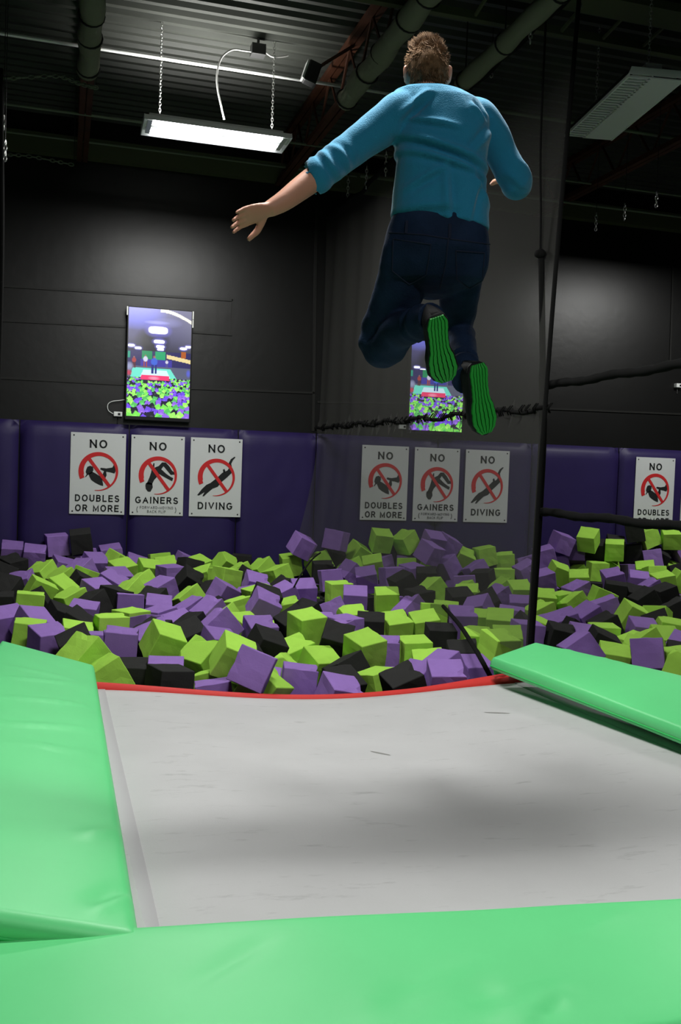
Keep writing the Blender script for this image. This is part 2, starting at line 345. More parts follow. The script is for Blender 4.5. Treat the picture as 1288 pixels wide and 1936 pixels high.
# ------------------------------------------------------------------ video screens
NU, NV = 104, 184
def paint(which):
    img = [[(.012, .012, .016)] * NU for _ in range(NV)]
    rnd = random.Random(11 + which)
    def blend(c0, c1, a): return tuple(x * (1 - a) + y * a for x, y in zip(c0, c1))
    def shape(fn, col, a=1.0):
        for j in range(NV):
            for i in range(NU):
                k = fn((i + .5) / NU, (j + .5) / NV)
                if k > 0: img[j][i] = blend(img[j][i], col, min(1, k) * a)
    def rect(u0, v0, u1, v1, col, a=1): shape(lambda u, v: 1 if u0 <= u <= u1 and v0 <= v <= v1 else 0, col, a)
    def blob(cu, cv, ru, rv, col, a=1, soft=1.0): shape(lambda u, v: (1 - ((u - cu) / ru) ** 2 - ((v - cv) / rv) ** 2) / soft, col, a)
    def quad(pts, col, a=1):
        def f(u, v):
            s = None
            for (x0, y0), (x1, y1) in zip(pts, pts[1:] + pts[:1]):
                c = (x1 - x0) * (v - y0) - (y1 - y0) * (u - x0)
                if s is None: s = c > 0
                elif (c > 0) != s: return 0
            return 1
        shape(f, col, a)
    du = 0 if which == 0 else .06
    dv = 0 if which == 0 else .02
    # ceiling
    shape(lambda u, v: max(0, 1 - v / .42), (.13, .12, .33))
    shape(lambda u, v: max(0, u - .35) * max(0, 1 - v / .5) * 1.3, (.24, .24, .30))
    blob(.12, .05, .5, .16, (.20, .22, .95), .9, 1.2)
    blob(.38, .30, .3, .14, (.012, .012, .012), .85, .8)
    blob(.62, .12, .25, .05, (.3, .3, .6), .5)
    # rows of lamps
    for cu, cv, ru, rv in ((.47, .195, .16, .036), (.49, .30, .09, .018), (.51, .345, .07, .014), (.515, .37, .055, .012), (.05, .35, .06, .012), (.16, .37, .055, .011), (.88, .35, .06, .012), (.96, .33, .05, .011)):
        blob(cu + du, cv + dv, ru * 1.5, rv * 2.2, (.22, .2, .85), .8, 1.2); shape(lambda u, v: (1 - abs((u - cu - du) / ru) ** 4 - abs((v - cv - dv) / rv) ** 3) * 2.5, (1.5, 1.5, 1.7))
    blob(.45, .125, .22, .02, (.4, .4, .95), .8)
    # dark room band and green wall panels
    rect(0, .39, 1, .54, (.03, .026, .11)); rect(.22, .39, .38, .47, (.015, .25, .10)); rect(.43, .39, .6, .47, (.02, .34, .14))
    rect(.2, .47, .7, .53, (.05, .04, .32)); rect(.85, .38, .92, .44, (.40, .10, .02))
    rect(0, .40, .04, .46, (.02, .3, .2))
    # reflection streaks on the glass
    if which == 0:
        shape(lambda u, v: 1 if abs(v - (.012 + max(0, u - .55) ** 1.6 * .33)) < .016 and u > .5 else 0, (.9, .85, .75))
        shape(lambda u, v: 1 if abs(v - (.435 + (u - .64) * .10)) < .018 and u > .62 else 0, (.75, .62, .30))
    # floor, trampolines
    rect(0, .53, 1, .64, (.10, .11, .17))
    quad([(.08, .55), (.68, .55), (.78, .635), (.05, .635)], (.16, .72, .58))
    quad([(.25, .565), (.62, .565), (.68, .635), (.2, .635)], (.62, .85, .95))
    quad([(.22, .615), (.66, .615), (.67, .66), (.2, .655)], (.80, .05, .16))
    blob(.42, .64, .1, .02, (1, .4, .55), .7)
    # people, a few strokes each
    for cu, cv, s, top, leg in ((.42, .50, 1.15, (.05, .12, .6), (.02, .03, .2)), (.28, .475, .8, (.6, .6, .75), (.3, .06, .06)), (.1, .49, .75, (.35, .05, .05), (.1, .02, .02)), (.62, .49, .5, (.6, .6, .7), (.1, .1, .2))):
        cu += du
        blob(cu, cv - .047 * s, .022 * s, .015 * s, (.35, .16, .12)); blob(cu, cv - .01 * s, .05 * s, .034 * s, top, 1, .4)
        rect(cu - .035 * s, cv + .015 * s, cu - .008 * s, cv + .085 * s, leg); rect(cu + .01 * s, cv + .015 * s, cu + .036 * s, cv + .085 * s, leg)
    blob(.03, .54, .07, .045, (.3, .32, .5)); blob(.02, .6, .06, .03, (.5, .05, .1)); blob(.97, .58, .04, .04, (.1, .12, .6))
    # foam pit
    rect(0, .655, 1, 1, (.02, .018, .05))
    rows = []
    v = .645
    while v < 1.05:
        s = .019 + (v - .64) * .16; u = -.03 + rnd.random() * s
        while u < 1.05:
            rows.append((u, v + rnd.uniform(-.4, .4) * s * .5, s)); u += s * 1.55
        v += s * .62
    for u, v, s in rows:
        if 0.2 < u < .67 and v < .67: continue
        c = rnd.choice([(.20, .75, .10), (.34, .85, .14), (.17, .08, .75), (.28, .14, .72), (.02, .02, .035), (.10, .5, .12)])
        a = rnd.uniform(0, 1.5); pts = [(u + s * math.cos(a + k * 1.571), v + .56 * s * math.sin(a + k * 1.571)) for k in range(4)]
        quad(pts, c)
        quad([pts[0], pts[1], (u, v)], tuple(min(1, x * 1.5 + .03) for x in c), .8)
    return img
m = bpy.data.materials.new('screen picture'); m.use_nodes = True; nt = m.node_tree; b = nt.nodes['Principled BSDF']
at = nt.nodes.new('ShaderNodeAttribute'); at.attribute_name = 'picture'
b.inputs['Base Color'].default_value = (.01, .01, .01, 1); b.inputs['Roughness'].default_value = .15
nt.links.new(at.outputs['Color'], b.inputs['Emission Color']); b.inputs['Emission Strength'].default_value = .75
M_screen = m
def screen(which, cx, cz, label):
    W, H = .70, 1.19
    r = empty('video_screen', (cx, WY - .09, cz), label, 'screen', 'wall screens')
    bm = bmesh.new(); t = .022
    box(bm, (-W / 2, -.02, -H / 2 - .02), (W / 2, .05, H / 2), bev=.006)
    o = obj('screen_housing', bm, M_plastic); o.parent = r
    bm = bmesh.new(); box(bm, (-.15, .05, -.2), (.15, .09, .2)); o = obj('wall_mount', bm, M_steel); o.parent = r
    img = paint(which); bm = bmesh.new(); w2, h2 = W - 2 * t * .7, H - 2 * t * .7
    vs = [[bm.verts.new((-w2 / 2 + w2 * i / NU, -.0215, h2 / 2 + .004 - h2 * j / NV)) for i in range(NU + 1)] for j in range(NV + 1)]
    for j in range(NV):
        for i in range(NU): bm.faces.new((vs[j][i], vs[j + 1][i], vs[j + 1][i + 1], vs[j][i + 1]))
    o = obj('display', bm, M_screen); o.parent = r; o['label'] = 'glowing live picture of the foam pit'
    at = o.data.attributes.new('picture', 'FLOAT_COLOR', 'CORNER'); k = 0; data = []
    for p in o.data.polygons:
        c = img[p.index // NU][p.index % NU]
        for _ in p.vertices: data += [*c, 1]
    at.data.foreach_set('color', data)
    # chrome corner clips
    for sx, sz in ((-1, .5), (1, .5), (1, .43)):
        bm = bmesh.new(); box(bm, (sx * W / 2 - .008, -.024, sz * H - .10), (sx * W / 2 + .008, .0, sz * H - .005), bev=.003)
        o = obj('corner_clip', bm, M_galv); o.parent = r
    # socket box with its cable
    return r
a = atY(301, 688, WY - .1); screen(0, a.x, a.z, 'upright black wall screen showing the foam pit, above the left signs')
a2 = atY(827, 707, WY - .1); screen(1, a2.x, a.z, 'upright wall screen behind the net, half hidden by the jumper\'s shoes')
def adapter(px, py, label, cable):
    p = atY(px, py, WY - .03)
    r = empty('socket_box', p, label, 'power socket', 'socket boxes beside the screens')
    bm = bmesh.new(); box(bm, (-.045, -.03, -.025), (.045, .03, .025), bev=.006); o = obj('box', bm, M_white); o.parent = r
    bm = bmesh.new(); box(bm, (-.002, -.034, -.012), (.024, -.028, .012), bev=.002); o = obj('plug', bm, M_plastic); o.parent = r
    if cable:
        bm = bmesh.new(); pts = [atY(x, y, WY - .03) - p for x, y in cable]
        tube(bm, catmull(pts, 5), .005, 6); o = obj('cable', bm, M_white, smooth=True); o.parent = r
    bm = bmesh.new(); tube(bm, [(0, .02, -.02), (0, .02, -.10)], .008, 6); o = obj('conduit', bm, M_steel); o.parent = r
adapter(223, 783, 'small white socket box with looped grey cable, left of the left screen', [(215, 783), (205, 776), (204, 765), (212, 759), (228, 757), (240, 755)])
adapter(762, 807, 'small white socket box behind the net, beside the middle screen', [(770, 808), (778, 815), (790, 812)])
adapter(1283, 729, 'small white socket box at the right picture edge', None)
# ------------------------------------------------------------------ ceiling steel and lamps
M_cable = mat('grey cable', (.26, .26, .25), .5, .2)
def zig(bm, x, y0, y1, zb, zt, r, step=.62):
    y = y0; k = 0
    while y < y1:
        tube(bm, [(x, y, zb if k % 2 else zt), (x, min(y + step / 2, y1), zt if k % 2 else zb)], r, 6); y += step / 2; k += 1
def joist(x, y0, y1, label, wrap_end=None, wrap_start=None, zb=4.42):
    r = empty('roof_joist', (x, y0, zb), label, 'roof joist', 'open web roof joists')
    for nm, z0, z1 in (('bottom_chord', zb - .025, zb + .025), ('top_chord', 4.80, 4.848)):
        bm = bmesh.new()
        box(bm, (x - .055, y0, z0), (x - .006, y1, z1)); box(bm, (x + .006, y0, z0), (x + .055, y1, z1))
        obj(nm, bm, M_primer, r)
    bm = bmesh.new(); zig(bm, x, y0, y1, zb, 4.82, .013); obj('web', bm, M_primer, r)
    if wrap_end:
        bm = bmesh.new(); pts = []; rs = []
        yy = wrap_start
        while yy <= wrap_end:
            pts.append((x + .006 * math.sin(yy * 9), yy, zb - .005 + .006 * math.sin(yy * 6))); 
            ph = (yy * 3.1) % 1
            rs.append(.085 + .007 * math.sin(yy * 11) - (.013 if ph < .08 else 0)); yy += .03
        tube(bm, pts, rs, 16); obj('wrap', bm, M_wrap, r, smooth=True)
        for k in range(7):
            yb = wrap_end - .05 - k * .47 - .1 * (k % 2)
            if yb < wrap_start: break
            bm = bmesh.new(); tube(bm, [(x + .091 * math.cos(t), yb + .02 * math.sin(t), zb - .005 + .091 * math.sin(t)) for t in [q * math.pi / 8 for q in range(16)]], .007, 6, closed=True)
            obj('tie', bm, M_black, r, smooth=True)
    return r
def crossx(p, z): return atZ(p[0], p[1], z)
e1 = crossx((166, 150), 4.34); e2 = crossx((652, 208), 4.34); e3 = crossx((872, 163), 4.34)
joist(e1.x, 4.2, WY - .02, 'open web roof joist left of the lit lamp, bottom chord wrapped in pale sheeting', e1.y, 4.3)
joist(e2.x, 4.2, WY - .02, 'reddish open web roof joist right of the lit lamp, bottom chord wrapped in pale sheeting', e2.y, 4.3)
xr = crossx((1240, 290), 4.42).x
joist(xr, 4.2, WY - .02, 'dark unwrapped open web roof joist at the right edge', None)
# pale wrapped pipe above the netting
bm = bmesh.new(); yy = 4.3; pts = []; rs = []
while yy < e3.y: pts.append((e3.x + .004 * math.sin(yy * 8), yy, 4.35)); rs.append(.07 + .005 * math.sin(yy * 13)); yy += .04
tube(bm, pts, rs, 14)
r = empty('wrapped_pipe', (e3.x, 4.3, 4.35), 'pale wrapped pipe under the roof, right of the jumper\'s head', 'pipe')
obj('pipe', bm, M_wrap, r, smooth=True)
for yb in (5.6, 6.4, 7.1):
    bm = bmesh.new(); tube(bm, [(e3.x + .077 * math.cos(t), yb, 4.35 + .077 * math.sin(t)) for t in [q * math.pi / 8 for q in range(16)]], .007, 6, closed=True); obj('tie', bm, M_black, r)
    bm = bmesh.new(); tube(bm, [(e3.x, yb, 4.42), (e3.x, yb, 4.86)], .006, 6); obj('hanger', bm, M_steel, r)
# horizontal rods (bridging and conduit)
def rod(p0, z, x0, x1, rad, m, label, name='ceiling_rod', cat='rod', grp='rods across the ceiling'):
    y = atZ(p0[0], p0[1], z).y
    bm = bmesh.new(); tube(bm, [(x0, y, z), (x1, y, z)], rad, 8)
    tag(obj(name, bm, m, smooth=True), label, cat, grp)
rod((440, 131), 4.62, -6, e2.x + .8, .016, M_galv, 'bright metal conduit crossing the ceiling just above the lit lamp', 'conduit', 'conduit')
rod((200, 222), 4.40, -6, 3.0, .013, M_rod, 'thin ceiling rod passing behind the lit lamp at its upper edge')
rod((350, 292), 4.44, -6, 3.0, .012, M_rod, 'thin ceiling rod below the lit lamp, close to the wall')
rod((1200, 249), 4.62, 3.0, 12, .018, M_rod, 'pale ceiling rod right of the unlit lamp')
rod((1140, 391), 4.30, 2.9, 12, .016, M_rod, 'pale ceiling rod at right above the black wall glow')
rod((1100, 345), 4.42, 2.9, 12, .012, M_rod, 'faint ceiling rod between the two right hand rods')
# ladder-like girder at top right
p0 = atZ(1080, 65, 4.68); p1 = atZ(1180, 32, 4.68)
r = empty('ladder_girder', (4, p0.y, 4.68), 'olive ladder-like girder crossing the top right corner', 'girder')
bm = bmesh.new(); box(bm, (1.2, p0.y - .03, 4.65), (13, p0.y + .03, 4.71)); obj('rail', bm, M_olive, r)
bm = bmesh.new(); box(bm, (1.2, p1.y - .26, 4.65), (13, p1.y, 4.71)); obj('rail', bm, M_olive, r)
k = 0; x = 1.4
while x < 9:
    bm = bmesh.new(); tube(bm, [(x, p1.y, 4.68), (x + .05, p0.y, 4.68)], .016, 6); obj('rung', bm, M_olive, r); x += .36
for x in (1.6, 4.5, 7.5):
    bm = bmesh.new(); tube(bm, [(x, p1.y - .13, 4.7), (x, p1.y - .13, 4.86)], .02, 6); obj('hanger', bm, M_steel, r)
# fluorescent fixtures
def fixture(loc, rotz, label, lit, watt, up, grp='fluorescent lamps', tilt=0, hang=.62, vent=False):
    L, W = 1.20, .40
    r = empty('fluorescent_lamp', loc, label, 'lamp', grp)
    r.rotation_euler = (0, tilt, rotz)
    def ch(name, bm, m, smooth=False, par=r):
        o = obj(name, bm, m, smooth=smooth); o.parent = par; return o
    # reflector: folded tray with two troughs, open below
    bm = bmesh.new(); pr = [(-.20, -.03), (-.18, .010), (-.05, .016), (0, -.022), (.05, .016), (.18, .010), (.20, -.03)]
    vs = [[bm.verts.new((sx * L / 2, y, z)) for y, z in pr] for sx in (-1, 1)]
    for k in range(len(pr) - 1): bm.faces.new((vs[0][k], vs[0][k + 1], vs[1][k + 1], vs[1][k]))
    ge = bmesh.ops.extrude_face_region(bm, geom=bm.faces[:])
    for v in ge['geom']:
        if isinstance(v, bmesh.types.BMVert): v.co.z += .006
    bmesh.ops.recalc_face_normals(bm, faces=bm.faces)
    ch('reflector', bm, M_steel if vent else M_white)  # louvred version: shade in the gaps between fins put into a darker reflector colour
    for sx in (-1, 1):
        bm = bmesh.new()
        p = [(-.20, -.03), (-.18, .02), (.18, .02), (.20, -.03)]
        a = [bm.verts.new((sx * L / 2, y, z)) for y, z in p]; b2 = [bm.verts.new((sx * (L / 2 + .006), y, z)) for y, z in p]
        bm.faces.new(a); bm.faces.new(b2[::-1])
        for k in range(4): bm.faces.new((a[k], b2[k], b2[(k + 1) % 4], a[(k + 1) % 4]))
        bmesh.ops.recalc_face_normals(bm, faces=bm.faces); ch('end_cap', bm, M_white)
        bm = bmesh.new(); box(bm, (sx * (L / 2 - .045) - .02, -.16, -.024), (sx * (L / 2 - .045) + .02, .16, .008), bev=.004); ch('socket', bm, M_galv)
    bm = bmesh.new(); box(bm, (-L / 2 + .04, -.06, .022), (L / 2 - .04, .06, .075), bev=.008); ch('ballast_box', bm, M_white)
    for yy in (-.135, -.07, .07, .135):
        bm = bmesh.new(); tube(bm, [(-L / 2 + .06, yy, -.012), (L / 2 - .06, yy, -.012)], .0125, 10); ch('tube', bm, M_tube if lit else M_white, True)
    if vent:
        bm = bmesh.new(); n = 26
        box(bm, (-L / 2, .188, -.05), (L / 2, .20, -.028)); box(bm, (-L / 2, .02, -.036), (L / 2, .032, -.028)); box(bm, (-L / 2, -.20, -.05), (L / 2, -.188, -.028))
        for k in range(n):
            x = -L / 2 + L * (k + .5) / n; box(bm, (x - .008, .03, -.046), (x + .008, .19, -.034))
        ch('louvre_grille', bm, M_white)
        bm = bmesh.new(); box(bm, (-L / 2, -.19, -.046), (L / 2, .05, -.038)); ch('cover_panel', bm, M_white)
    for sx in (-.47, .47):
        bm = bmesh.new(); chain(bm, (sx, 0, .09), (sx, 0, hang), .034, .0026); ch('chain', bm, M_chain)
    if lit:
        for yy in (-.1, .1):
            l = area('lamp_light', (0, yy, -.032), L - .11, .186, watt / 2); l.parent = r
        if up:
            l = area('lamp_uplight', (0, 0, .10), L * .8, .1, up, (math.pi, 0, 0), spread=130); l.parent = r
    return r
pa = (atZ(284, 222, 4.02) + atZ(542, 245, 4.02) + atZ(275, 255, 4.02) + atZ(530, 283, 4.02)) / 4
fx = fixture((pa.x, pa.y, 4.02), 0, 'lit fluorescent lamp on two chains below the ribbed roof', True, LAMP_W['pit'], 20, hang=.83)
def worldpt(px, py, y): return atY(px, py, y) - fx.location
bm = bmesh.new(); pts = [worldpt(x, y, pa.y) for x, y in ((424, 226), (418, 200), (411, 165), (411, 135), (420, 108), (440, 94), (462, 96), (478, 98))]
tube(bm, catmull(pts, 5), .008, 7); o = obj('power_cable', bm, M_cable, smooth=True); o.parent = fx
q = atY(488, 96, pa.y)
r = empty('junction_box', q, 'grey junction box under the roof above the lit lamp', 'junction box')
bm = bmesh.new(); box(bm, (-.06, -.05, -.045), (.06, .05, .045), bev=.005); o = obj('box', bm, M_steel); o.parent = r
bm = bmesh.new(); tube(bm, [(0, 0, .04), (0, 0, 4.87 - q.z)], .012, 6); o = obj('drop_pipe', bm, M_steel); o.parent = r
bm = bmesh.new(); tube(bm, catmull([(.06, 0, 0), (.12, 0, -.03), (.2, 0, -.02), (.26, 0, .0)], 5), .007, 6); o = obj('cable', bm, M_cable); o.parent = r
# small emergency lamp on the reddish joist
q = atZ(597, 143, 4.5)
r = empty('twin_floodlight', q, 'small grey floodlight clamped to the reddish roof joist', 'floodlight')
bm = bmesh.new(); box(bm, (-.09, -.05, -.09), (.02, .05, .09), Matrix.Rotation(.3, 4, 'Y'), .015); o = obj('lamp_body', bm, M_steel); o.parent = r
bm = bmesh.new(); box(bm, (-.105, -.045, -.08), (-.088, .045, .08), Matrix.Rotation(.3, 4, 'Y'), .004); o = obj('lens', bm, M_galv); o.parent = r
bm = bmesh.new(); tube(bm, [(0, 0, .05), (.08, .02, .12), (e2.x - q.x, .02, 4.80 - q.z)], .015, 6); o = obj('bracket', bm, M_primer); o.parent = r
# unlit lamp at right, running away from the camera
c = [atZ(1085, 240, 4.05), atZ(1140, 262, 4.05), atZ(1268, 142, 4.05), atZ(1216, 128, 4.05)]
cc = (c[0] + c[1] + c[2] + c[3]) / 4; dd = ((c[0] + c[1]) - (c[2] + c[3])); 
fixture((cc.x, cc.y, 4.05), math.atan2(dd.y, dd.x), 'unlit louvred lamp hanging at top right under the ladder girder', False, 0, 0, hang=.79, vent=True)
# the lamps over the beds and the right hand pit, above the picture's upper edge
fixture((1.2, 3.75, 4.1), 0, 'lit lamp over the trampoline bed, above the jumper', True, LAMP_W['bed'], 0, hang=.74)
fixture((1.2, -.8, 4.1), 0, 'lit lamp over the front of the trampoline lane', True, LAMP_W['rear'], 0, hang=.74)
fixture((7.4, 8.3, 4.02), 0, 'lit lamp over the right hand pit', True, LAMP_W['right'], 0, hang=.82)
# hanging chains
def hchain(px, y0, y1, Y, label, link=.05):
    a = atY(px, y0, Y); b = atY(px - (y1 - y0) * -.03, y1, Y); b = Vector((a.x, a.y, b.z))
    bm = bmesh.new(); chain(bm, a, b, link, .006)
    tag(obj('hanging_chain', bm, M_chain, smooth=True), label, 'chain', 'short chains hanging from the roof')
# ------------------------------------------------------------------ netting and its ropes
NX = lambda Y: 3.2 - .4 * (Y - 6) / 4.5
def on_net(px, py):
    # ray against the net's plane X = 3.2 - .0889 (Y-6)
    d = ray(px, py); k = .4 / 4.5
    t = (3.2 + k * 6) / (d.x + k * d.y); return CAM + d * t
M_net = bpy.data.materials.new('black netting'); M_net.use_nodes = True
nt = M_net.node_tree; b = nt.nodes['Principled BSDF']; b.inputs['Base Color'].default_value = (.075, .075, .07, 1); b.inputs['Roughness'].default_value = .9
b.inputs['Specular IOR Level'].default_value = .1
tr = nt.nodes.new('ShaderNodeBsdfTransparent'); mx = nt.nodes.new('ShaderNodeMixShader'); mx.inputs[0].default_value = .36
nt.links.new(tr.outputs[0], mx.inputs[1]); nt.links.new(b.outputs[0], mx.inputs[2]); nt.links.new(mx.outputs[0], nt.nodes['Material Output'].inputs[0])
edge_px = [(1095, 0), (1078, 200), (1060, 400), (1047, 560), (1034, 730), (1024, 860), (1014, 1020), (1003, 1208)]
edge = [atY(x, y, 5.85) for x, y in edge_px]
edge = catmull([edge[0] + (edge[0] - edge[1]).normalized() * .12] + edge + [edge[-1] + Vector((-.02, 0, -.35))], 5)
def edge_x(z):
    for p, q in zip(edge, edge[1:]):
        if q.z <= z <= p.z: return q.x + (p.x - q.x) * (z - q.z) / (p.z - q.z + 1e-9)
    return edge[0].x if z > edge[0].z else edge[-1].x
r = empty('pit_netting', (3.1, 5.85, 0), 'sheer black netting hung between the left and middle foam pits', 'netting')
bm = bmesh.new(); NT, NZ = 70, 60
ztop_near, ztop_far = 4.56, on_net(735, 325).z
vs = []
for i in range(NT + 1):
    t = i / NT; col = []
    Y = 5.85 + (WY - .10 - 5.85) * t
    zt = ztop_near + (ztop_far - ztop_near) * min(1, t * 1.2) - (.03 * abs(math.sin(t * 30)))
    for j in range(NZ + 1):
        zb = -.02 + .30 * (Y - 5.3) / 5.1; z = zt + (zb - zt) * (j / NZ)
        x = edge_x(z) * (1 - t) + 2.80 * t
        # soft folds; the wall end slumps to the left low down
        fold = .018 * math.sin(Y * 7 + z * 1.1) * t + .012 * math.sin(Y * 17 + .6 * z) * t
        sl = max(0, 1.7 - z) / 1.7
        x += fold - .40 * t ** 6 * sl ** 1.6
        yy = Y - .25 * t ** 8 * sl ** 1.5
        if abs(z - 1.72) < .07: x += .03 * math.sin(Y * 40)
        col.append(bm.verts.new((x, yy, z)))
    vs.append(col)
for i in range(NT):
    for j in range(NZ): bm.faces.new((vs[i][j], vs[i + 1][j], vs[i + 1][j + 1], vs[i][j + 1]))
top_line = [v[0].co.copy() for v in vs]; mid_line = []
for v in vs: mid_line.append(min((q.co.copy() for q in v), key=lambda c: abs(c.z - 1.72)))
bot_line = [v[-3].co.copy() for v in vs]
obj('net_sheet', bm, M_net, r, smooth=True)
bm = bmesh.new(); tube(bm, edge, .016, 8); obj('edge_rope', bm, M_rope, r, smooth=True)
bm = bmesh.new(); tube(bm, top_line, .022, 8); obj('top_rope', bm, M_rope, r, smooth=True)
bm = bmesh.new(); tube(bm, [p + Vector((0, 0, 1.72 - p.z + .02 * math.sin(p.y * 9))) for p in mid_line], .016, 8); 
for p in mid_line[::1]:
    for k in range(2):
        c = p + Vector((random.uniform(-.01, .01), random.uniform(-.03, .03), 1.72 - p.z)); 
        tube(bm, [c + Vector((.0, .012, -.03)), c + Vector((-.022, .0, .0)), c + Vector((0, -.016, .036))], .005, 5)
obj('waist_rope', bm, M_rope, r, smooth=True)
# bundled net rope hanging at the corner and tied in a knot
hang = [atY(x, y, 6.0) for x, y in ((1023, 255), (1023, 400), (1022, 480), (1024, 500), (1026, 650), (1027, 800), (1020, 950), (1010, 1110), (1003, 1212))]
bm = bmesh.new(); hp = catmull([hang[0] + Vector((0, 0, 1.1))] + hang + [hang[-1] + Vector((0, 0, -.3))], 5)
tube(bm, hp, [.008 if p.z > hang[2].z else (.022 if p.z > 2.0 else .030) for p in hp], 8)
obj('corner_rope', bm, M_rope, r, smooth=True)
bm = bmesh.new(); bmesh.ops.create_icosphere(bm, subdivisions=2, radius=.042)
for v in bm.verts: v.co = Vector((v.co.x, v.co.y, v.co.z * .8)) * (1 + .15 * noise.noise(v.co * 40)) + hang[2]
obj('knot', bm, M_rope, r, smooth=True)
# ropes of the next lane's netting, running towards the camera
for (a, bb, nm, lab) in (((1036, 729), (1288, 689), 1, 'thick black net rope at right, above the row of signs'), ((1022, 968), (1288, 996), 0, 'thick black net rope at right, crossing the right NO DOUBLES sign')):
    p = on_net(*a); q = on_net(*bb); d = (q - p); pts = [p + d * t for t in [k / 24 for k in range(60)]]
    pts = [pt + Vector((0, 0, .006 * math.sin(k * .6))) for k, pt in enumerate(pts) if pt.y > 1.0]
    bm = bmesh.new(); tube(bm, pts, [.029 + .003 * math.sin(k * 2.1) for k in range(len(pts))], 8)
    o = obj('net_rope', bm, M_rope, smooth=True); tag(o, lab, 'rope', 'net ropes at the right')
# loose cord over the foam
cp = [atZ(x, y, z) for x, y, z in ((838, 1146, .17), (868, 1180, .15), (893, 1218, .12), (914, 1254, .08))] + [atY(927, 1278, 5.52)]
bm = bmesh.new(); tube(bm, catmull(cp, 6), .016, 7); obj('hem_rope', bm, M_rope, r, smooth=True)
cp = [atZ(x, y, z) for x, y, z in ((606, 1045, .42), (590, 1058, .40), (570, 1085, .32), (556, 1110, .25))]
bm = bmesh.new(); tube(bm, catmull(cp, 6), .008, 6); obj('hem_rope', bm, M_rope, r, smooth=True)
# chains
def chain_at(p, dz, label):
    bm = bmesh.new(); chain(bm, p, p - Vector((0, 0, dz)), .042, .0055); o = tag(obj('hanging_chain', bm, M_chain, smooth=True), label, 'chain', 'short chains hanging from the roof')
    bm = bmesh.new(); tube(bm, [p - Vector((0, 0, .01)), (p.x, p.y, 4.87)], .003, 5); obj('hanger_wire', bm, M_black, o)
for (px, y0, y1, lab) in ((731, 285, 332, 'first of three short chains beside the jumper\'s left arm, nearest his side'), (694, 314, 356, 'middle of three short chains beside the jumper\'s left arm'), (659, 334, 377, 'last of three short chains, next to the rolled sleeve')):
    p = on_net(px, y0); q = on_net(px - 1, y1); chain_at(p + Vector((0, 0, .0)), p.z - q.z, lab)
for (px, y0, y1, Y, lab) in ((1097, -6, 27, 5.9, 'chain at the top of the net edge, cut by the upper picture edge'), (1004, 55, 82, 6.4, 'short chain under the ladder girder, left of the net edge'), (931, 100, 146, 7.2, 'short chain hanging right of the jumper\'s head'),
                             (1128, 402, 436, 9.0, 'lowest of three chains at right below the unlit lamp'), (1182, 385, 416, 8.4, 'middle of three chains at right below the unlit lamp'), (1242, 362, 392, 7.8, 'highest of three chains at right below the unlit lamp'),
                             (7, 218, 245, 7.6, 'chain at the left picture edge, upper'), (10, 265, 305, 7.4, 'chain at the left picture edge, lower')):
    p = atY(px, y0, Y); q = atY(px - 1, y1, Y); chain_at(p, p.z - q.z, lab)
lp = [atY(x, y, 7.5) for x, y in ((2, 130), (3, 260), (4, 420), (2, 560), (-4, 760))]
bm = bmesh.new(); tube(bm, catmull(lp, 5), .016, 7); tag(obj('net_rope', bm, M_rope, smooth=True), 'grey net edge rope hanging at the left picture edge', 'rope')
# long slack chains under the left joist
for pts, lab in (([(-40, 150), (40, 147), (110, 144), (150, 158), (182, 166)], 'slack chain crossing to the left wrapped joist'), ([(10, 292), (60, 296), (140, 312)], 'slack chain low at left near the wall top')):
    cp = [atY(x, y, e1.y if pts[0][1] < 200 else 9.6) for x, y in pts]; cp = catmull(cp, 3); bm = bmesh.new()
    for a, bb in zip(cp, cp[1:]): chain(bm, a, bb, .05, .006)
    o = obj('slack_chain', bm, M_rod, smooth=True)
    for q in (cp[0], cp[-1]):
        bm = bmesh.new(); tube(bm, [q, (q.x, q.y, 4.87)], .003, 5); obj('hanger_wire', bm, M_black, o)
    tag(o, lab, 'chain', 'slack chains under the roof')
# ------------------------------------------------------------------ trampoline
M_bed = mat('grey jump bed weave', (.50, .50, .505), .62, .25, var=.05, vscale=2.2, bump=.05, bscale=160)
nt = M_bed.node_tree; b = nt.nodes['Principled BSDF']
# scuffs: sparse dark smears
tc = nt.nodes.new('ShaderNodeTexCoord'); mp = nt.nodes.new('ShaderNodeMapping'); mp.inputs['Scale'].default_value = (1.0, 3.2, 1); mp.inputs['Rotation'].default_value = (0, 0, .6)
n = nt.nodes.new('ShaderNodeTexNoise'); n.inputs['Scale'].default_value = 5.5; n.inputs['Detail'].default_value = 7; n.inputs['Roughness'].default_value = .65
mr = nt.nodes.new('ShaderNodeMapRange'); mr.inputs[1].default_value = .60; mr.inputs[2].default_value = .82; mr.inputs[3].default_value = 1.0; mr.inputs[4].default_value = .62
nt.links.new(tc.outputs['Object'], mp.inputs[0]); nt.links.new(mp.outputs[0], n.inputs['Vector']); nt.links.new(n.outputs['Fac'], mr.inputs[0])
src = b.inputs['Base Color'].links[0].from_socket
vm = nt.nodes.new('ShaderNodeVectorMath'); vm.operation = 'SCALE'; nt.links.new(src, vm.inputs[0]); nt.links.new(mr.outputs[0], vm.inputs['Scale']); nt.links.new(vm.outputs[0], b.inputs['Base Color'])
M_band = mat('grey stitched border', (.465, .465, .475), .7, .2)
M_scuff = mat('dark scuff', (.27, .27, .26), .8, .1)
tr = empty('trampoline', (1.5, 3.7, 0), 'grey trampoline bed with a red front edge facing the foam pit', 'trampoline')
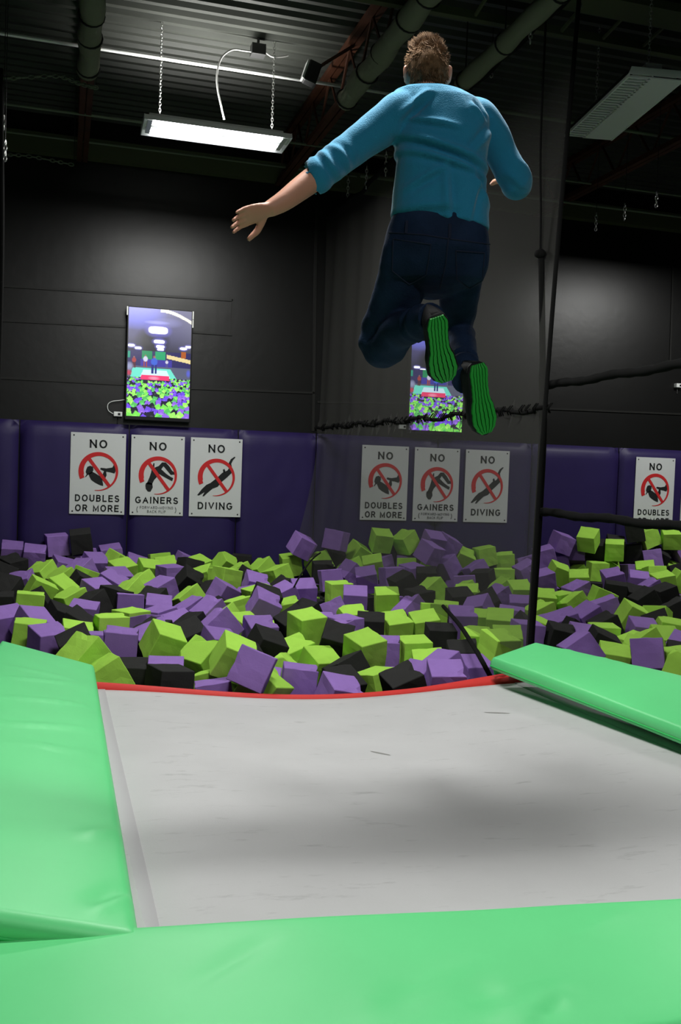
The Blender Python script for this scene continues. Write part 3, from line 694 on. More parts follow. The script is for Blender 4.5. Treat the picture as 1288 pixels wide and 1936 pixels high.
def bedz(u, v):   # u 0..1 left to right, v 0..1 near to far
    return -.05 * u ** 8 * (1 - v) ** .5 - .05 * (1 - u) ** 24 * (1 - v) ** .5 - .04 * (1 - v) ** 24 + .15 * (1 - v) ** 1.0 - .055 * (math.sin(math.pi * u)) ** 2 * (.35 + .65 * v) - .03 * math.sin(math.pi * v) * math.sin(math.pi * u) ** 2
def bedp(u, v, dz=0): 
    xl = .12; xr = 2.78
    y0 = 2.05; y1 = 5.36 + (5.20 - 5.36) * u - .10 * math.sin(math.pi * u)
    return Vector((xl + (xr - xl) * u, y0 + (y1 - y0) * v, bedz(u, v) + dz))
bm = bmesh.new(); N = 48
vs = [[bm.verts.new(bedp(a / N, bb / N)) for bb in range(N + 1)] for a in range(N + 1)]
for a in range(N):
    for bb in range(N): bm.faces.new((vs[a][bb], vs[a + 1][bb], vs[a + 1][bb + 1], vs[a][bb + 1]))
ge = bmesh.ops.extrude_face_region(bm, geom=bm.faces[:])
for v in ge['geom']:
    if isinstance(v, bmesh.types.BMVert): v.co.z += .0
for v in list(bm.verts)[:(N + 1) ** 2]: v.co.z -= .006
bmesh.ops.recalc_face_normals(bm, faces=bm.faces)
obj('jump_bed', bm, M_bed, tr, smooth=True)
# stitched borders
def ribbon(f, n, m, name, th=.003):
    bm = bmesh.new(); A = []
    for k in range(n + 1):
        p, q = f(k / n); A.append([bm.verts.new(p), bm.verts.new(q), bm.verts.new(q + Vector((0, 0, th))), bm.verts.new(p + Vector((0, 0, th)))])
    for a, b2 in zip(A, A[1:]):
        for k in range(4): bm.faces.new((a[k], a[(k + 1) % 4], b2[(k + 1) % 4], b2[k]))
    bm.faces.new(A[0]); bm.faces.new(A[-1][::-1]); bmesh.ops.recalc_face_normals(bm, faces=bm.faces)
    return obj(name, bm, m, tr, smooth=True)
o = ribbon(lambda t: (bedp(.0, t, .0), bedp(.05, t, .0)), 40, M_band, 'stitched_border')
o = ribbon(lambda t: (bedp(.955, t, .0), bedp(1.0, t, .0)), 40, M_band, 'stitched_border')
# red edge: a soft padded roll along the far end, standing taller at its corners
bm = bmesh.new(); rings = []
for k in range(61):
    u = k / 60; p = bedp(u, 1.0); h = .018 + .020 * (2 * abs(u - .5)) ** 3 + .03 * max(0, u - .8) ** 1.2 * 2
    dpt = .035 + .10 * max(0, u - .72) / .28
    rings.append([p + Vector((0, -.01, -.05)), p + Vector((0, -.012, .0)), p + Vector((0, dpt * .35, h * .9)), p + Vector((0, dpt * .8, h)), p + Vector((0, dpt, h * .5)), p + Vector((0, dpt, -.06))])
loft(bm, rings); bmesh.ops.recalc_face_normals(bm, faces=bm.faces)
obj('red_edge', bm, M_red, tr, smooth=True)['label'] = 'red padded far edge'
# frame and legs
bm = bmesh.new()
fr = [Vector((.06, 1.95, .02)), Vector((2.98, 1.95, .02)), Vector((2.98, 5.28, -.12)), Vector((.06, 5.40, -.12))]
tube(bm, [fr[3], fr[0], fr[1], fr[2]], .03, 10); obj('frame', bm, M_steel, tr, smooth=True)
bm = bmesh.new(); tube(bm, [bedp(k / 20, 1) + Vector((0, .02, -.10)) for k in range(21)], .02, 8); obj('edge_cable', bm, M_steel, tr, smooth=True)
for p in fr:
    bm = bmesh.new(); tube(bm, [p, (p.x, p.y, -1.2)], .03, 10); obj('leg', bm, M_steel, tr, smooth=True)
for (px, py, L, ang) in ((720, 1411, .055, -.9), (940, 1342, .07, -.6), (300, 1308, .02, 0)):
    c = atZ(px, py, .02); bm = bmesh.new()
    bmesh.ops.create_circle(bm, cap_ends=True, segments=12, radius=1)
    # lay it on the weave
    uu = (c.x - .12) / 2.66; vv = (c.y - 2.05) / 3.2
    z = bedp(uu, vv).z + .0035
    for v in bm.verts:
        x, y = v.co.x * L, v.co.y * L * .16; v.co = Vector((c.x + x * math.cos(ang) - y * math.sin(ang), c.y + x * math.sin(ang) + y * math.cos(ang), 0))
        v.co.z = bedp((v.co.x - .12) / 2.66, (v.co.y - 2.05) / (bedp((v.co.x - .12) / 2.66, 1).y - 2.05)).z + .0012
    obj('scuff_mark', bm, M_scuff, tr)
# ------------------------------------------------------------------ green pads
def pad(corners, th, name, label, nu=60, nv=60, crease=[], puff=.012, round_r=.0, par=None):
    """corners: near-left, near-right, far-right, far-left top points; thick vinyl cushion with rounded rim"""
    A, B, Cc, D = [Vector(c) for c in corners]
    bm = bmesh.new()
    def P(u, v): return (A * (1 - u) + B * u) * (1 - v) + (D * (1 - u) + Cc * u) * v
    Lu = (B - A).length; Lv = (D - A).length
    def top(u, v):
        p = P(u, v)
        du = min(u, 1 - u) * Lu; dv = min(v, 1 - v) * Lv; d = min(du, dv); R = th * .6
        drop = 0 if d > R else -(R - math.sqrt(max(0, R * R - (R - d) ** 2))) * .9
        z = puff * (1 - (2 * u - 1) ** 4) * (1 - (2 * v - 1) ** 8)
        z += .0035 * noise.noise(Vector((p.x * 2.5, p.y * 2.5, 1)))
        for (a, b2, w, dep) in crease:
            a = Vector(a); b2 = Vector(b2); q = Vector((p.x, p.y)); t = max(0, min(1, (q - a).dot(b2 - a) / (b2 - a).length_squared))
            off = (q - (a + (b2 - a) * t)); dd = off.length; s = off.x * (b2 - a).y - off.y * (b2 - a).x
            taper = math.sin(math.pi * min(1, max(0, t * .92 + .04)))
            z += dep * taper * math.exp(-(dd / w) ** 2) * (1.0 if s > 0 else .7)
        return p + Vector((0, 0, z + drop))
    def sp(k, n):    # denser near the rims
        x = k / n; return .5 - .5 * math.cos(math.pi * x) if True else x
    vs = [[bm.verts.new(top(sp(a, nu) * .35 + a / nu * .65, sp(b2, nv) * .35 + b2 / nv * .65)) for b2 in range(nv + 1)] for a in range(nu + 1)]
    for a in range(nu):
        for b2 in range(nv): bm.faces.new((vs[a][b2], vs[a + 1][b2], vs[a + 1][b2 + 1], vs[a][b2 + 1]))
    per = [vs[a][0] for a in range(nu + 1)] + [vs[nu][b2] for b2 in range(1, nv + 1)] + [vs[a][nv] for a in range(nu - 1, -1, -1)] + [vs[0][b2] for b2 in range(nv - 1, 0, -1)]
    cen = (A + B + Cc + D) / 4; prev = per
    for dz, ins in ((-th * .6, .0), (-th, .012)):
        ring = []
        for v in per:
            d = (cen - v.co); d.z = 0; base = v.co.copy(); ring.append(bm.verts.new(base + d.normalized() * ins + Vector((0, 0, dz))))
        for k in range(len(per)):
            k2 = (k + 1) % len(per); bm.faces.new((prev[k], ring[k], ring[k2], prev[k2]))
        prev = ring
    bm.faces.new(prev)
    bmesh.ops.recalc_face_normals(bm, faces=bm.faces)
    r = empty(name, cen - Vector((0, 0, th)), label, 'safety pad', 'green vinyl trampoline pads')
    obj('cushion', bm, M_green, r, smooth=True)
    # welted seam round the lower rim
    bm = bmesh.new(); tube(bm, [c + Vector((0, 0, -th * .62)) for c in (top(0, 0), top(.5, 0), top(1, 0), top(1, .5), top(1, 1), top(.5, 1), top(0, 1), top(0, .5))], .005, 6, closed=True)
    obj('seam', bm, M_greend, r, smooth=True)
    return r
ln = atZ(266, 1768, .20); lf = Vector((.20, 5.50, .10))
lo = Vector((-.31, 5.60, .235))
wr = []
def gnd(px, py, z): p = atZ(px, py, z); return (p.x, p.y)
for (a, bb, w_, d_) in (((10, 1280), (140, 1282), .016, .006), ((0, 1305), (140, 1292), .018, .007), ((5, 1345), (172, 1330), .018, .008), ((0, 1402), (170, 1380), .02, .008), ((20, 1434), (180, 1434), .018, .006), ((140, 1610), (225, 1585), .03, .007), ((160, 1740), (255, 1690), .035, -.010), ((160, 1760), (262, 1700), .03, .008)):
    wr.append((gnd(*a, .18), gnd(*bb, .16), w_, d_ * 1.5))
pad([(-.42, 2.20, .31), (ln.x, ln.y, .20), lf, lo], .045, 'safety_pad', 'long green vinyl pad along the left side of the trampoline', 50, 110, wr, .01)
rn = atZ(1288, 1378, .175)
ri = atZ(928, 1242, .165)
p_out = atZ(1012, 1213, .25)
wr = []
for (a, bb, w_, d_) in (((1090, 1240), (1180, 1290), .03, .006), ((1100, 1275), (1288, 1290), .025, .006), ((1010, 1255), (1160, 1265), .03, .005), ((1180, 1290), (1288, 1305), .03, -.006)):
    wr.append((gnd(*a, .16), gnd(*bb, .16), w_, d_))
rdir = Vector((rn.x - ri.x, rn.y - ri.y, 0)).normalized()
near_in = ri + (rn - ri) * 1.75; 
pn = atZ(1288, 1276, .275); near_out = p_out + (pn - p_out) * 2.4
rp = pad([near_in, near_out, p_out, ri], .045, 'safety_pad', 'green vinyl pad raised along the right side of the trampoline', 50, 100, wr, .015)
# flap hanging under the right pad's end
bm = bmesh.new(); a = ri + Vector((.03, .03, -.04)); c2 = ri + Vector((.34, .18, -.03)); n_ = 14
A = []
for k in range(n_ + 1):
    t = k / n_; p = a.lerp(c2, t); A.append([bm.verts.new(p + Vector((0, .004 * math.sin(k * 1.7), 0))), bm.verts.new(p + Vector((.01, -.01 + .012 * math.sin(k * 1.3), -.075)))])
for x, y in zip(A, A[1:]): bm.faces.new((x[0], y[0], y[1], x[1]))
ge = bmesh.ops.extrude_face_region(bm, geom=bm.faces[:])
for v in ge['geom']:
    if isinstance(v, bmesh.types.BMVert): v.co.y += .006
bmesh.ops.recalc_face_normals(bm, faces=bm.faces)
obj('hanging_flap', bm, M_greend, rp, smooth=True)['label'] = 'dark green flap under the pad end'
# front pad (closest to the camera)
fl = atZ(-420, 1784, .195); fr_ = atZ(1288, 1695, .195); d = (fr_ - fl)
far_r = fl + d * 1.2; nr = atZ(1288, 1926, .185); nl = atZ(1180, 1940, .185); dn = (nr - nl).normalized()
near_l = Vector((fl.x - .1, 0, 0)); 
near_r = nr + dn * .5; k = (near_r.x - (fl.x - .05)); near_l = near_r - Vector((dn.x, dn.y, 0)) / dn.x * k
wr = []
for (a, bb, w_, d_) in (((340, 1870), (520, 1770), .022, -.007), ((690, 1900), (880, 1810), .03, -.008), ((760, 1900), (890, 1830), .03, .006), ((880, 1890), (960, 1860), .04, -.010), ((930, 1925), (990, 1860), .025, .010), ((980, 1935), (1040, 1850), .028, .012), ((1010, 1935), (1060, 1870), .02, -.010), ((1080, 1900), (1040, 1850), .03, .007), ((1040, 1790), (1180, 1725), .04, .006), ((660, 1930), (740, 1850), .03, .006)):
    wr.append((gnd(*a, .19), gnd(*bb, .19), w_ * 1.15, d_ * .8))
near_l.z = near_r.z = .17
pad([near_l, near_r, far_r, fl], .036, 'safety_pad', 'wide green vinyl pad across the near end of the trampoline', 130, 60, wr, .008)
CUBES = """
G -0.784 10.374 0.233 0.919 0.081 -0.283 0.263|lime green foam cube, first lime from left, wall row, left pit
P -0.482 10.405 0.255 0.986 0.166 0.029 0.014|purple foam cube, first purple from left, wall row, left pit
P -0.254 10.243 0.235 0.984 0.172 0.044 0.000|purple foam cube, second purple from left, wall row, left pit
P -0.034 10.405 0.360 0.996 0.027 -0.037 0.077|purple foam cube, third purple from left, wall row, left pit
K 0.205 10.277 0.414 0.992 0.107 -0.069 0.007|charcoal black foam cube, second black from left, wall row, left pit
K -0.455 10.080 0.150 0.937 0.137 -0.040 0.318|charcoal black foam cube, first black from left, wall row, left pit
P 0.249 10.375 0.189 0.926 0.045 -0.194 0.320|purple foam cube, fourth purple from left, wall row, left pit
G 0.010 10.314 0.096 0.929 0.137 -0.050 0.340|lime green foam cube, second lime from left, wall row, left pit
P 0.024 9.981 0.140 0.973 0.104 0.155 0.137|purple foam cube, first purple from left, seventh row back, left pit
P 0.526 10.413 0.245 0.991 0.102 -0.075 0.033|purple foam cube, fifth purple from left, wall row, left pit
G -0.153 9.646 0.124 0.878 0.020 -0.275 0.391|lime green foam cube, first lime from left, seventh row back, left pit
P 0.208 9.749 0.141 0.897 0.075 -0.267 0.345|purple foam cube, second purple from left, seventh row back, left pit
P 0.342 10.019 0.176 0.932 0.225 0.092 0.269|purple foam cube, third purple from left, seventh row back, left pit
G 0.568 10.152 0.188 0.926 0.060 0.253 0.272|lime green foam cube, third lime from left, wall row, left pit
G 0.607 9.767 0.143 0.957 0.176 -0.053 0.224|lime green foam cube, fourth lime from left, seventh row back, left pit
P 0.772 10.373 0.126 0.970 0.198 0.143 -0.001|purple foam cube, sixth purple from left, wall row, left pit
G 1.036 10.350 0.175 0.996 -0.055 -0.063 0.006|lime green foam cube, fourth lime from left, wall row, left pit
G 1.081 10.088 0.137 0.984 0.159 -0.065 0.046|lime green foam cube, fifth lime from left, wall row, left pit
P 1.310 10.417 0.156 0.972 0.030 0.215 0.094|purple foam cube, seventh purple from left, wall row, left pit
G 1.418 10.170 0.142 0.945 0.167 -0.075 0.270|lime green foam cube, sixth lime from left, wall row, left pit
G 1.718 10.201 0.167 0.927 0.222 0.270 0.136|lime green foam cube, seventh lime from left, wall row, left pit
K -0.511 9.541 0.118 0.704 0.018 0.256 0.663|charcoal black foam cube, first black from left, seventh row back, left pit
P -0.326 9.101 0.088 0.765 0.001 -0.224 0.604|purple foam cube, first purple from left, sixth row back, left pit
K -0.441 8.827 0.075 0.830 0.196 -0.236 0.466|charcoal black foam cube, first black from left, sixth row back, left pit
G -0.166 8.577 0.097 0.965 0.030 0.238 0.102|lime green foam cube, first lime from left, sixth row back, left pit
G 0.035 9.271 0.110 0.942 0.054 -0.275 0.185|lime green foam cube, second lime from left, seventh row back, left pit
G 0.252 9.480 0.091 0.933 0.016 0.179 0.313|lime green foam cube, third lime from left, seventh row back, left pit
K 0.189 9.055 0.087 0.951 0.078 0.281 0.106|charcoal black foam cube, second black from left, sixth row back, left pit
P 0.543 9.492 0.089 0.964 0.167 0.055 0.201|purple foam cube, fourth purple from left, seventh row back, left pit
P 0.321 8.758 0.066 0.946 0.158 0.031 0.281|purple foam cube, second purple from left, sixth row back, left pit
P 0.461 9.223 0.085 0.816 0.263 0.049 0.512|purple foam cube, third purple from left, sixth row back, left pit
G 0.869 9.844 0.132 0.975 0.184 0.088 0.092|lime green foam cube, fifth lime from left, seventh row back, left pit
G 0.744 9.068 0.092 0.922 -0.092 -0.284 0.245|lime green foam cube, fourth lime from left, sixth row back, left pit
P 0.903 8.814 0.075 0.940 0.050 -0.181 0.284|purple foam cube, fourth purple from left, sixth row back, left pit
P 1.069 9.619 0.122 0.978 0.027 -0.009 0.205|purple foam cube, fifth purple from left, seventh row back, left pit
K 1.207 9.265 0.102 0.926 0.244 0.287 0.040|charcoal black foam cube, third black from left, sixth row back, left pit
G 1.392 9.607 0.094 0.796 -0.039 -0.237 0.555|lime green foam cube, sixth lime from left, seventh row back, left pit
K 1.286 9.863 0.167 0.977 -0.057 0.111 0.173|charcoal black foam cube, second black from left, seventh row back, left pit
G 1.548 9.124 0.153 0.972 -0.008 0.097 0.213|lime green foam cube, fifth lime from left, sixth row back, left pit
K 1.376 8.918 0.026 0.906 -0.029 -0.343 0.246|charcoal black foam cube, fourth black from left, sixth row back, left pit
G 0.110 8.361 0.037 0.949 0.023 -0.196 0.245|lime green foam cube, second lime from left, fifth row back, left pit
G 0.005 8.824 0.074 0.841 0.285 0.092 0.450|lime green foam cube, second lime from left, sixth row back, left pit
G -0.231 8.078 0.057 0.999 -0.019 0.043 0.011|lime green foam cube, first lime from left, fifth row back, left pit
K -0.467 8.185 0.035 0.999 0.036 0.001 0.026|charcoal black foam cube, first black from left, fifth row back, left pit
K -0.180 8.343 0.016 0.673 -0.066 -0.298 0.674|charcoal black foam cube, second black from left, fifth row back, left pit
P 0.570 8.099 0.042 0.999 -0.049 0.021 -0.013|purple foam cube, second purple from left, fifth row back, left pit
P 0.797 8.038 0.011 0.986 0.153 0.026 -0.057|purple foam cube, third purple from left, fifth row back, left pit
K 0.457 8.383 0.058 0.902 0.061 0.101 0.414|charcoal black foam cube, fourth black from left, fifth row back, left pit
K 0.270 8.148 0.032 0.892 -0.055 -0.215 0.394|charcoal black foam cube, third black from left, fifth row back, left pit
G 0.608 8.628 0.061 0.883 -0.044 -0.282 0.373|lime green foam cube, third lime from left, sixth row back, left pit
G 1.107 8.328 0.052 0.935 -0.073 -0.313 0.148|lime green foam cube, third lime from left, fifth row back, left pit
P 1.094 8.065 -0.010 0.957 0.015 -0.260 0.125|purple foam cube, fourth purple from left, fifth row back, left pit
P 1.217 7.840 0.013 0.923 0.092 -0.300 0.223|purple foam cube, fifth purple from left, fifth row back, left pit
P 1.447 8.647 0.063 0.939 0.083 0.245 0.225|purple foam cube, fifth purple from left, sixth row back, left pit
K 1.381 8.371 -0.055 0.796 0.194 0.158 0.552|charcoal black foam cube, sixth black from left, fifth row back, left pit
K 0.787 8.407 0.028 0.890 0.086 -0.194 0.404|charcoal black foam cube, fifth black from left, fifth row back, left pit
K 0.005 7.656 -0.001 0.957 0.102 0.219 0.157|charcoal black foam cube, first black from left, fourth row back, left pit
P -0.369 7.624 -0.012 0.968 0.155 -0.023 0.195|purple foam cube, first purple from left, fourth row back, left pit
P -0.186 7.418 0.006 0.927 0.194 0.151 0.282|purple foam cube, second purple from left, fourth row back, left pit
P 0.189 7.901 -0.004 0.767 0.105 -0.028 0.632|purple foam cube, first purple from left, fifth row back, left pit
G 0.372 7.164 0.014 0.997 -0.003 0.009 0.080|lime green foam cube, third lime from left, third row back, left pit
G 0.549 7.653 -0.025 0.951 0.020 -0.008 0.307|lime green foam cube, first lime from left, fourth row back, left pit
K 0.137 7.394 -0.007 0.791 0.241 0.097 0.554|charcoal black foam cube, second black from left, fourth row back, left pit
P 0.778 7.749 -0.028 0.934 -0.002 -0.065 0.351|purple foam cube, fourth purple from left, fourth row back, left pit
P 0.908 7.497 -0.042 0.977 0.138 -0.127 0.105|purple foam cube, fifth purple from left, fourth row back, left pit
P 0.633 7.382 -0.037 0.901 -0.138 0.023 0.410|purple foam cube, third purple from left, fourth row back, left pit
K 0.976 7.229 -0.018 0.934 -0.019 -0.259 0.247|charcoal black foam cube, third black from left, fourth row back, left pit
P 1.160 7.044 0.037 0.928 -0.056 -0.331 0.159|purple foam cube, sixth purple from left, third row back, left pit
K 0.926 6.932 -0.027 0.962 0.189 -0.164 0.112|charcoal black foam cube, second black from left, third row back, left pit
G 1.298 7.544 -0.010 0.788 -0.243 -0.201 0.528|lime green foam cube, second lime from left, fourth row back, left pit
G -0.203 7.132 -0.017 0.997 0.023 0.069 0.000|lime green foam cube, first lime from left, third row back, left pit
G 0.121 7.130 -0.047 0.993 0.080 0.082 0.004|lime green foam cube, second lime from left, third row back, left pit
P -0.065 6.890 -0.031 0.970 0.119 -0.003 0.211|purple foam cube, first purple from left, third row back, left pit
P 0.195 6.883 -0.067 0.999 -0.034 0.018 -0.014|purple foam cube, second purple from left, third row back, left pit
P 0.420 6.907 -0.075 1.000 0.009 0.017 -0.002|purple foam cube, third purple from left, third row back, left pit
K 0.684 7.084 -0.032 0.927 0.053 -0.138 0.343|charcoal black foam cube, first black from left, third row back, left pit
K 0.230 6.351 -0.126 0.917 0.060 -0.256 0.301|charcoal black foam cube, second black from left, second row back, left pit
G 0.167 6.094 0.024 0.891 0.113 -0.344 0.274|lime green foam cube, first lime from left, second row back, left pit
G 0.688 6.526 0.024 0.962 0.161 0.192 0.111|lime green foam cube, second lime from left, second row back, left pit
P 0.669 6.797 -0.002 0.675 -0.050 -0.243 0.695|purple foam cube, fourth purple from left, third row back, left pit
P 0.409 6.566 0.006 0.997 0.026 0.041 -0.053|purple foam cube, first purple from left, second row back, left pit
K 0.863 6.645 -0.197 0.950 0.219 0.080 0.206|charcoal black foam cube, fourth black from left, second row back, left pit
K 0.441 6.153 -0.129 0.997 0.063 0.023 -0.043|charcoal black foam cube, third black from left, second row back, left pit
P 0.649 5.972 -0.101 0.983 0.170 0.006 -0.064|purple foam cube, first purple from left, front row, left pit
G 0.290 5.858 -0.063 0.960 -0.007 -0.252 0.123|lime green foam cube, first lime from left, front row, left pit
G 0.937 6.369 -0.061 0.894 0.160 -0.268 0.322|lime green foam cube, third lime from left, second row back, left pit
K 1.173 6.184 -0.036 0.943 0.200 0.225 0.145|charcoal black foam cube, fifth black from left, second row back, left pit
G 0.943 5.984 -0.165 0.888 -0.141 -0.092 0.428|lime green foam cube, second lime from left, front row, left pit
P 1.101 6.743 -0.050 0.972 0.139 0.124 0.146|purple foam cube, fifth purple from left, third row back, left pit
K 0.638 5.667 -0.065 0.984 -0.005 0.044 0.171|charcoal black foam cube, first black from left, front row, left pit
P 0.919 5.672 -0.160 0.994 -0.039 -0.082 -0.065|purple foam cube, second purple from left, front row, left pit
G 1.192 6.514 -0.184 0.732 -0.128 -0.246 0.623|lime green foam cube, fourth lime from left, second row back, left pit
K 0.126 6.626 -0.017 0.973 0.113 -0.188 0.072|charcoal black foam cube, first black from left, second row back, left pit
P 2.549 10.159 0.401 0.960 0.131 0.224 0.102|purple foam cube, eighth purple from left, wall row, left pit
G 2.486 10.373 0.171 0.994 0.076 -0.069 -0.025|lime green foam cube, eighth lime from left, wall row, left pit
G 2.760 10.189 0.205 0.953 -0.069 -0.250 0.157|lime green foam cube, ninth lime from left, wall row, left pit
P 2.938 10.148 0.467 0.894 0.023 0.088 0.440|purple foam cube, first purple from left, third row back, pit behind netting
K 2.724 9.878 0.145 0.997 0.045 -0.009 -0.067|charcoal black foam cube, fourth black from left, seventh row back, left pit
K 2.984 10.401 0.259 0.970 0.216 0.105 -0.016|charcoal black foam cube, first black from left, wall row, pit behind netting
K 1.934 10.419 0.169 0.995 -0.006 0.027 -0.094|charcoal black foam cube, third black from left, wall row, left pit
G 2.086 9.962 0.143 0.917 -0.019 -0.333 0.217|lime green foam cube, ninth lime from left, seventh row back, left pit
G 2.172 9.590 0.119 0.958 -0.052 -0.184 0.216|lime green foam cube, tenth lime from left, seventh row back, left pit
G 1.803 9.758 0.117 0.959 -0.048 -0.253 0.115|lime green foam cube, eighth lime from left, seventh row back, left pit
G 1.566 9.399 0.124 0.964 -0.042 0.020 0.263|lime green foam cube, seventh lime from left, seventh row back, left pit
K 1.837 9.508 0.100 0.963 0.025 0.261 0.058|charcoal black foam cube, third black from left, seventh row back, left pit
P 1.807 8.983 0.099 0.970 0.212 0.115 0.002|purple foam cube, seventh purple from left, sixth row back, left pit
P 1.687 8.744 -0.012 0.894 0.010 -0.343 0.288|purple foam cube, sixth purple from left, sixth row back, left pit
K 2.092 8.991 0.051 0.945 0.057 -0.294 0.133|charcoal black foam cube, fifth black from left, sixth row back, left pit
P 1.984 8.514 0.058 0.970 0.089 -0.200 0.107|purple foam cube, eighth purple from left, sixth row back, left pit
P 2.224 8.708 0.072 0.983 0.176 -0.038 -0.037|purple foam cube, ninth purple from left, sixth row back, left pit
G 1.501 8.107 0.004 0.981 -0.052 -0.119 0.142|lime green foam cube, fourth lime from left, fifth row back, left pit
K 1.677 7.880 0.118 0.982 0.126 0.143 -0.015|charcoal black foam cube, seventh black from left, fifth row back, left pit
G 1.912 8.017 -0.004 0.994 0.050 -0.097 -0.008|lime green foam cube, sixth lime from left, fifth row back, left pit
G 1.842 7.594 -0.086 0.957 0.009 -0.265 0.120|lime green foam cube, sixth lime from left, fourth row back, left pit
K 2.009 7.773 -0.002 0.942 0.082 -0.254 0.202|charcoal black foam cube, fourth black from left, fourth row back, left pit
P 1.614 7.643 0.101 0.960 0.193 0.202 -0.013|purple foam cube, sixth purple from left, fourth row back, left pit
G 1.739 8.471 0.058 0.986 0.015 -0.125 0.107|lime green foam cube, fifth lime from left, fifth row back, left pit
G 1.380 7.239 -0.018 0.964 0.139 0.045 0.222|lime green foam cube, third lime from left, fourth row back, left pit
G 1.298 6.776 -0.193 0.962 0.182 0.148 0.140|lime green foam cube, fourth lime from left, third row back, left pit
G 1.583 7.493 -0.184 0.984 0.158 -0.068 0.041|lime green foam cube, fourth lime from left, fourth row back, left pit
P 1.452 6.978 -0.002 0.986 0.156 -0.002 0.055|purple foam cube, seventh purple from left, third row back, left pit
G 1.673 7.242 -0.058 0.992 -0.004 -0.130 -0.000|lime green foam cube, fifth lime from left, fourth row back, left pit
K 1.723 6.990 0.049 0.965 0.116 -0.206 0.113|charcoal black foam cube, third black from left, third row back, left pit
P 1.582 6.772 -0.176 0.979 -0.003 -0.175 0.104|purple foam cube, eighth purple from left, third row back, left pit
K 1.375 6.406 0.004 0.965 0.168 0.184 0.083|charcoal black foam cube, sixth black from left, second row back, left pit
G 1.622 6.511 -0.077 0.972 0.124 -0.147 0.134|lime green foam cube, sixth lime from left, second row back, left pit
G 1.757 6.755 0.081 0.983 0.111 -0.045 0.138|lime green foam cube, fifth lime from left, third row back, left pit
P 2.014 6.820 -0.013 0.967 -0.037 -0.125 0.219|purple foam cube, ninth purple from left, third row back, left pit
P 2.013 7.330 -0.019 0.996 0.004 -0.001 -0.090|purple foam cube, seventh purple from left, fourth row back, left pit
P 2.153 7.098 -0.005 0.979 0.024 -0.013 0.202|purple foam cube, tenth purple from left, third row back, left pit
K 1.910 6.501 0.013 0.942 0.285 0.075 -0.161|charcoal black foam cube, seventh black from left, second row back, left pit
G 2.037 6.226 0.006 0.971 0.155 -0.063 0.168|lime green foam cube, eighth lime from left, second row back, left pit
P 2.261 6.442 -0.062 0.985 0.045 -0.008 -0.168|purple foam cube, second purple from left, second row back, left pit
G 2.514 6.506 -0.077 0.999 0.043 -0.015 -0.025|lime green foam cube, ninth lime from left, second row back, left pit
G 1.737 6.296 -0.118 0.966 0.197 0.063 0.158|lime green foam cube, seventh lime from left, second row back, left pit
G 1.463 6.170 -0.137 0.824 0.214 0.219 0.477|lime green foam cube, fifth lime from left, second row back, left pit
K 1.872 6.038 -0.111 0.954 -0.145 -0.215 0.152|charcoal black foam cube, third black from left, front row, left pit
P 1.472 5.814 -0.114 0.994 0.001 0.052 -0.100|purple foam cube, sixth purple from left, front row, left pit
P 1.260 5.941 -0.159 0.986 0.086 0.057 -0.132|purple foam cube, fourth purple from left, front row, left pit
G 1.056 5.862 0.049 0.963 0.175 0.204 -0.016|lime green foam cube, third lime from left, front row, left pit
G 1.218 5.666 -0.108 0.884 0.228 0.205 0.353|lime green foam cube, fourth lime from left, front row, left pit
K 1.735 5.756 -0.147 0.965 0.213 0.023 0.153|charcoal black foam cube, second black from left, front row, left pit
P 1.638 5.474 -0.132 0.980 0.155 0.112 0.059|purple foam cube, seventh purple from left, front row, left pit
G 1.987 5.778 -0.144 0.973 -0.062 -0.082 0.209|lime green foam cube, fifth lime from left, front row, left pit
P 2.170 6.011 -0.185 0.994 -0.035 0.009 -0.100|purple foam cube, eighth purple from left, front row, left pit
K 2.059 5.474 -0.082 0.975 0.130 -0.176 0.047|charcoal black foam cube, fourth black from left, front row, left pit
P 2.278 5.772 -0.124 0.925 0.043 -0.327 0.191|purple foam cube, ninth purple from left, front row, left pit
G 2.514 6.205 -0.134 0.976 0.157 -0.080 -0.130|lime green foam cube, tenth lime from left, second row back, left pit
P 2.497 5.903 -0.081 0.959 -0.018 -0.226 0.170|purple foam cube, tenth purple from left, front row, left pit
P 1.385 5.470 -0.247 0.979 -0.134 -0.130 -0.078|purple foam cube, fifth purple from left, front row, left pit
P 1.100 5.469 0.064 0.791 0.088 0.187 0.576|purple foam cube, third purple from left, front row, left pit
G 3.545 10.369 0.456 0.981 0.191 0.025 -0.030|lime green foam cube, second lime from left, wall row, pit behind netting
G 3.842 10.342 0.446 0.942 0.033 -0.282 0.181|lime green foam cube, third lime from left, third row back, pit behind netting
G 3.274 10.386 0.296 0.944 0.150 0.263 0.132|lime green foam cube, first lime from left, wall row, pit behind netting
P 3.871 10.403 0.173 0.983 0.010 0.025 -0.183|purple foam cube, second purple from left, wall row, pit behind netting
G 4.152 10.420 0.238 0.991 0.065 0.114 -0.029|lime green foam cube, fourth lime from left, wall row, pit behind netting
P 4.000 10.010 0.353 0.940 0.183 0.132 0.255|purple foam cube, fifth purple from left, third row back, pit behind netting
K 3.369 10.393 0.024 0.950 0.105 -0.264 0.130|charcoal black foam cube, second black from left, wall row, pit behind netting
P 3.581 10.406 0.178 0.988 0.033 -0.148 0.029|purple foam cube, first purple from left, wall row, pit behind netting
G 3.302 9.886 0.197 0.970 0.162 -0.128 -0.126|lime green foam cube, second lime from left, third row back, pit behind netting
G 3.122 10.130 0.138 0.943 -0.102 -0.228 0.220|lime green foam cube, first lime from left, third row back, pit behind netting
P 3.016 9.804 0.130 0.924 0.005 0.349 0.156|purple foam cube, second purple from left, third row back, pit behind netting
G 3.796 10.167 0.166 0.983 -0.049 -0.018 -0.176|lime green foam cube, fourth lime from left, third row back, pit behind netting
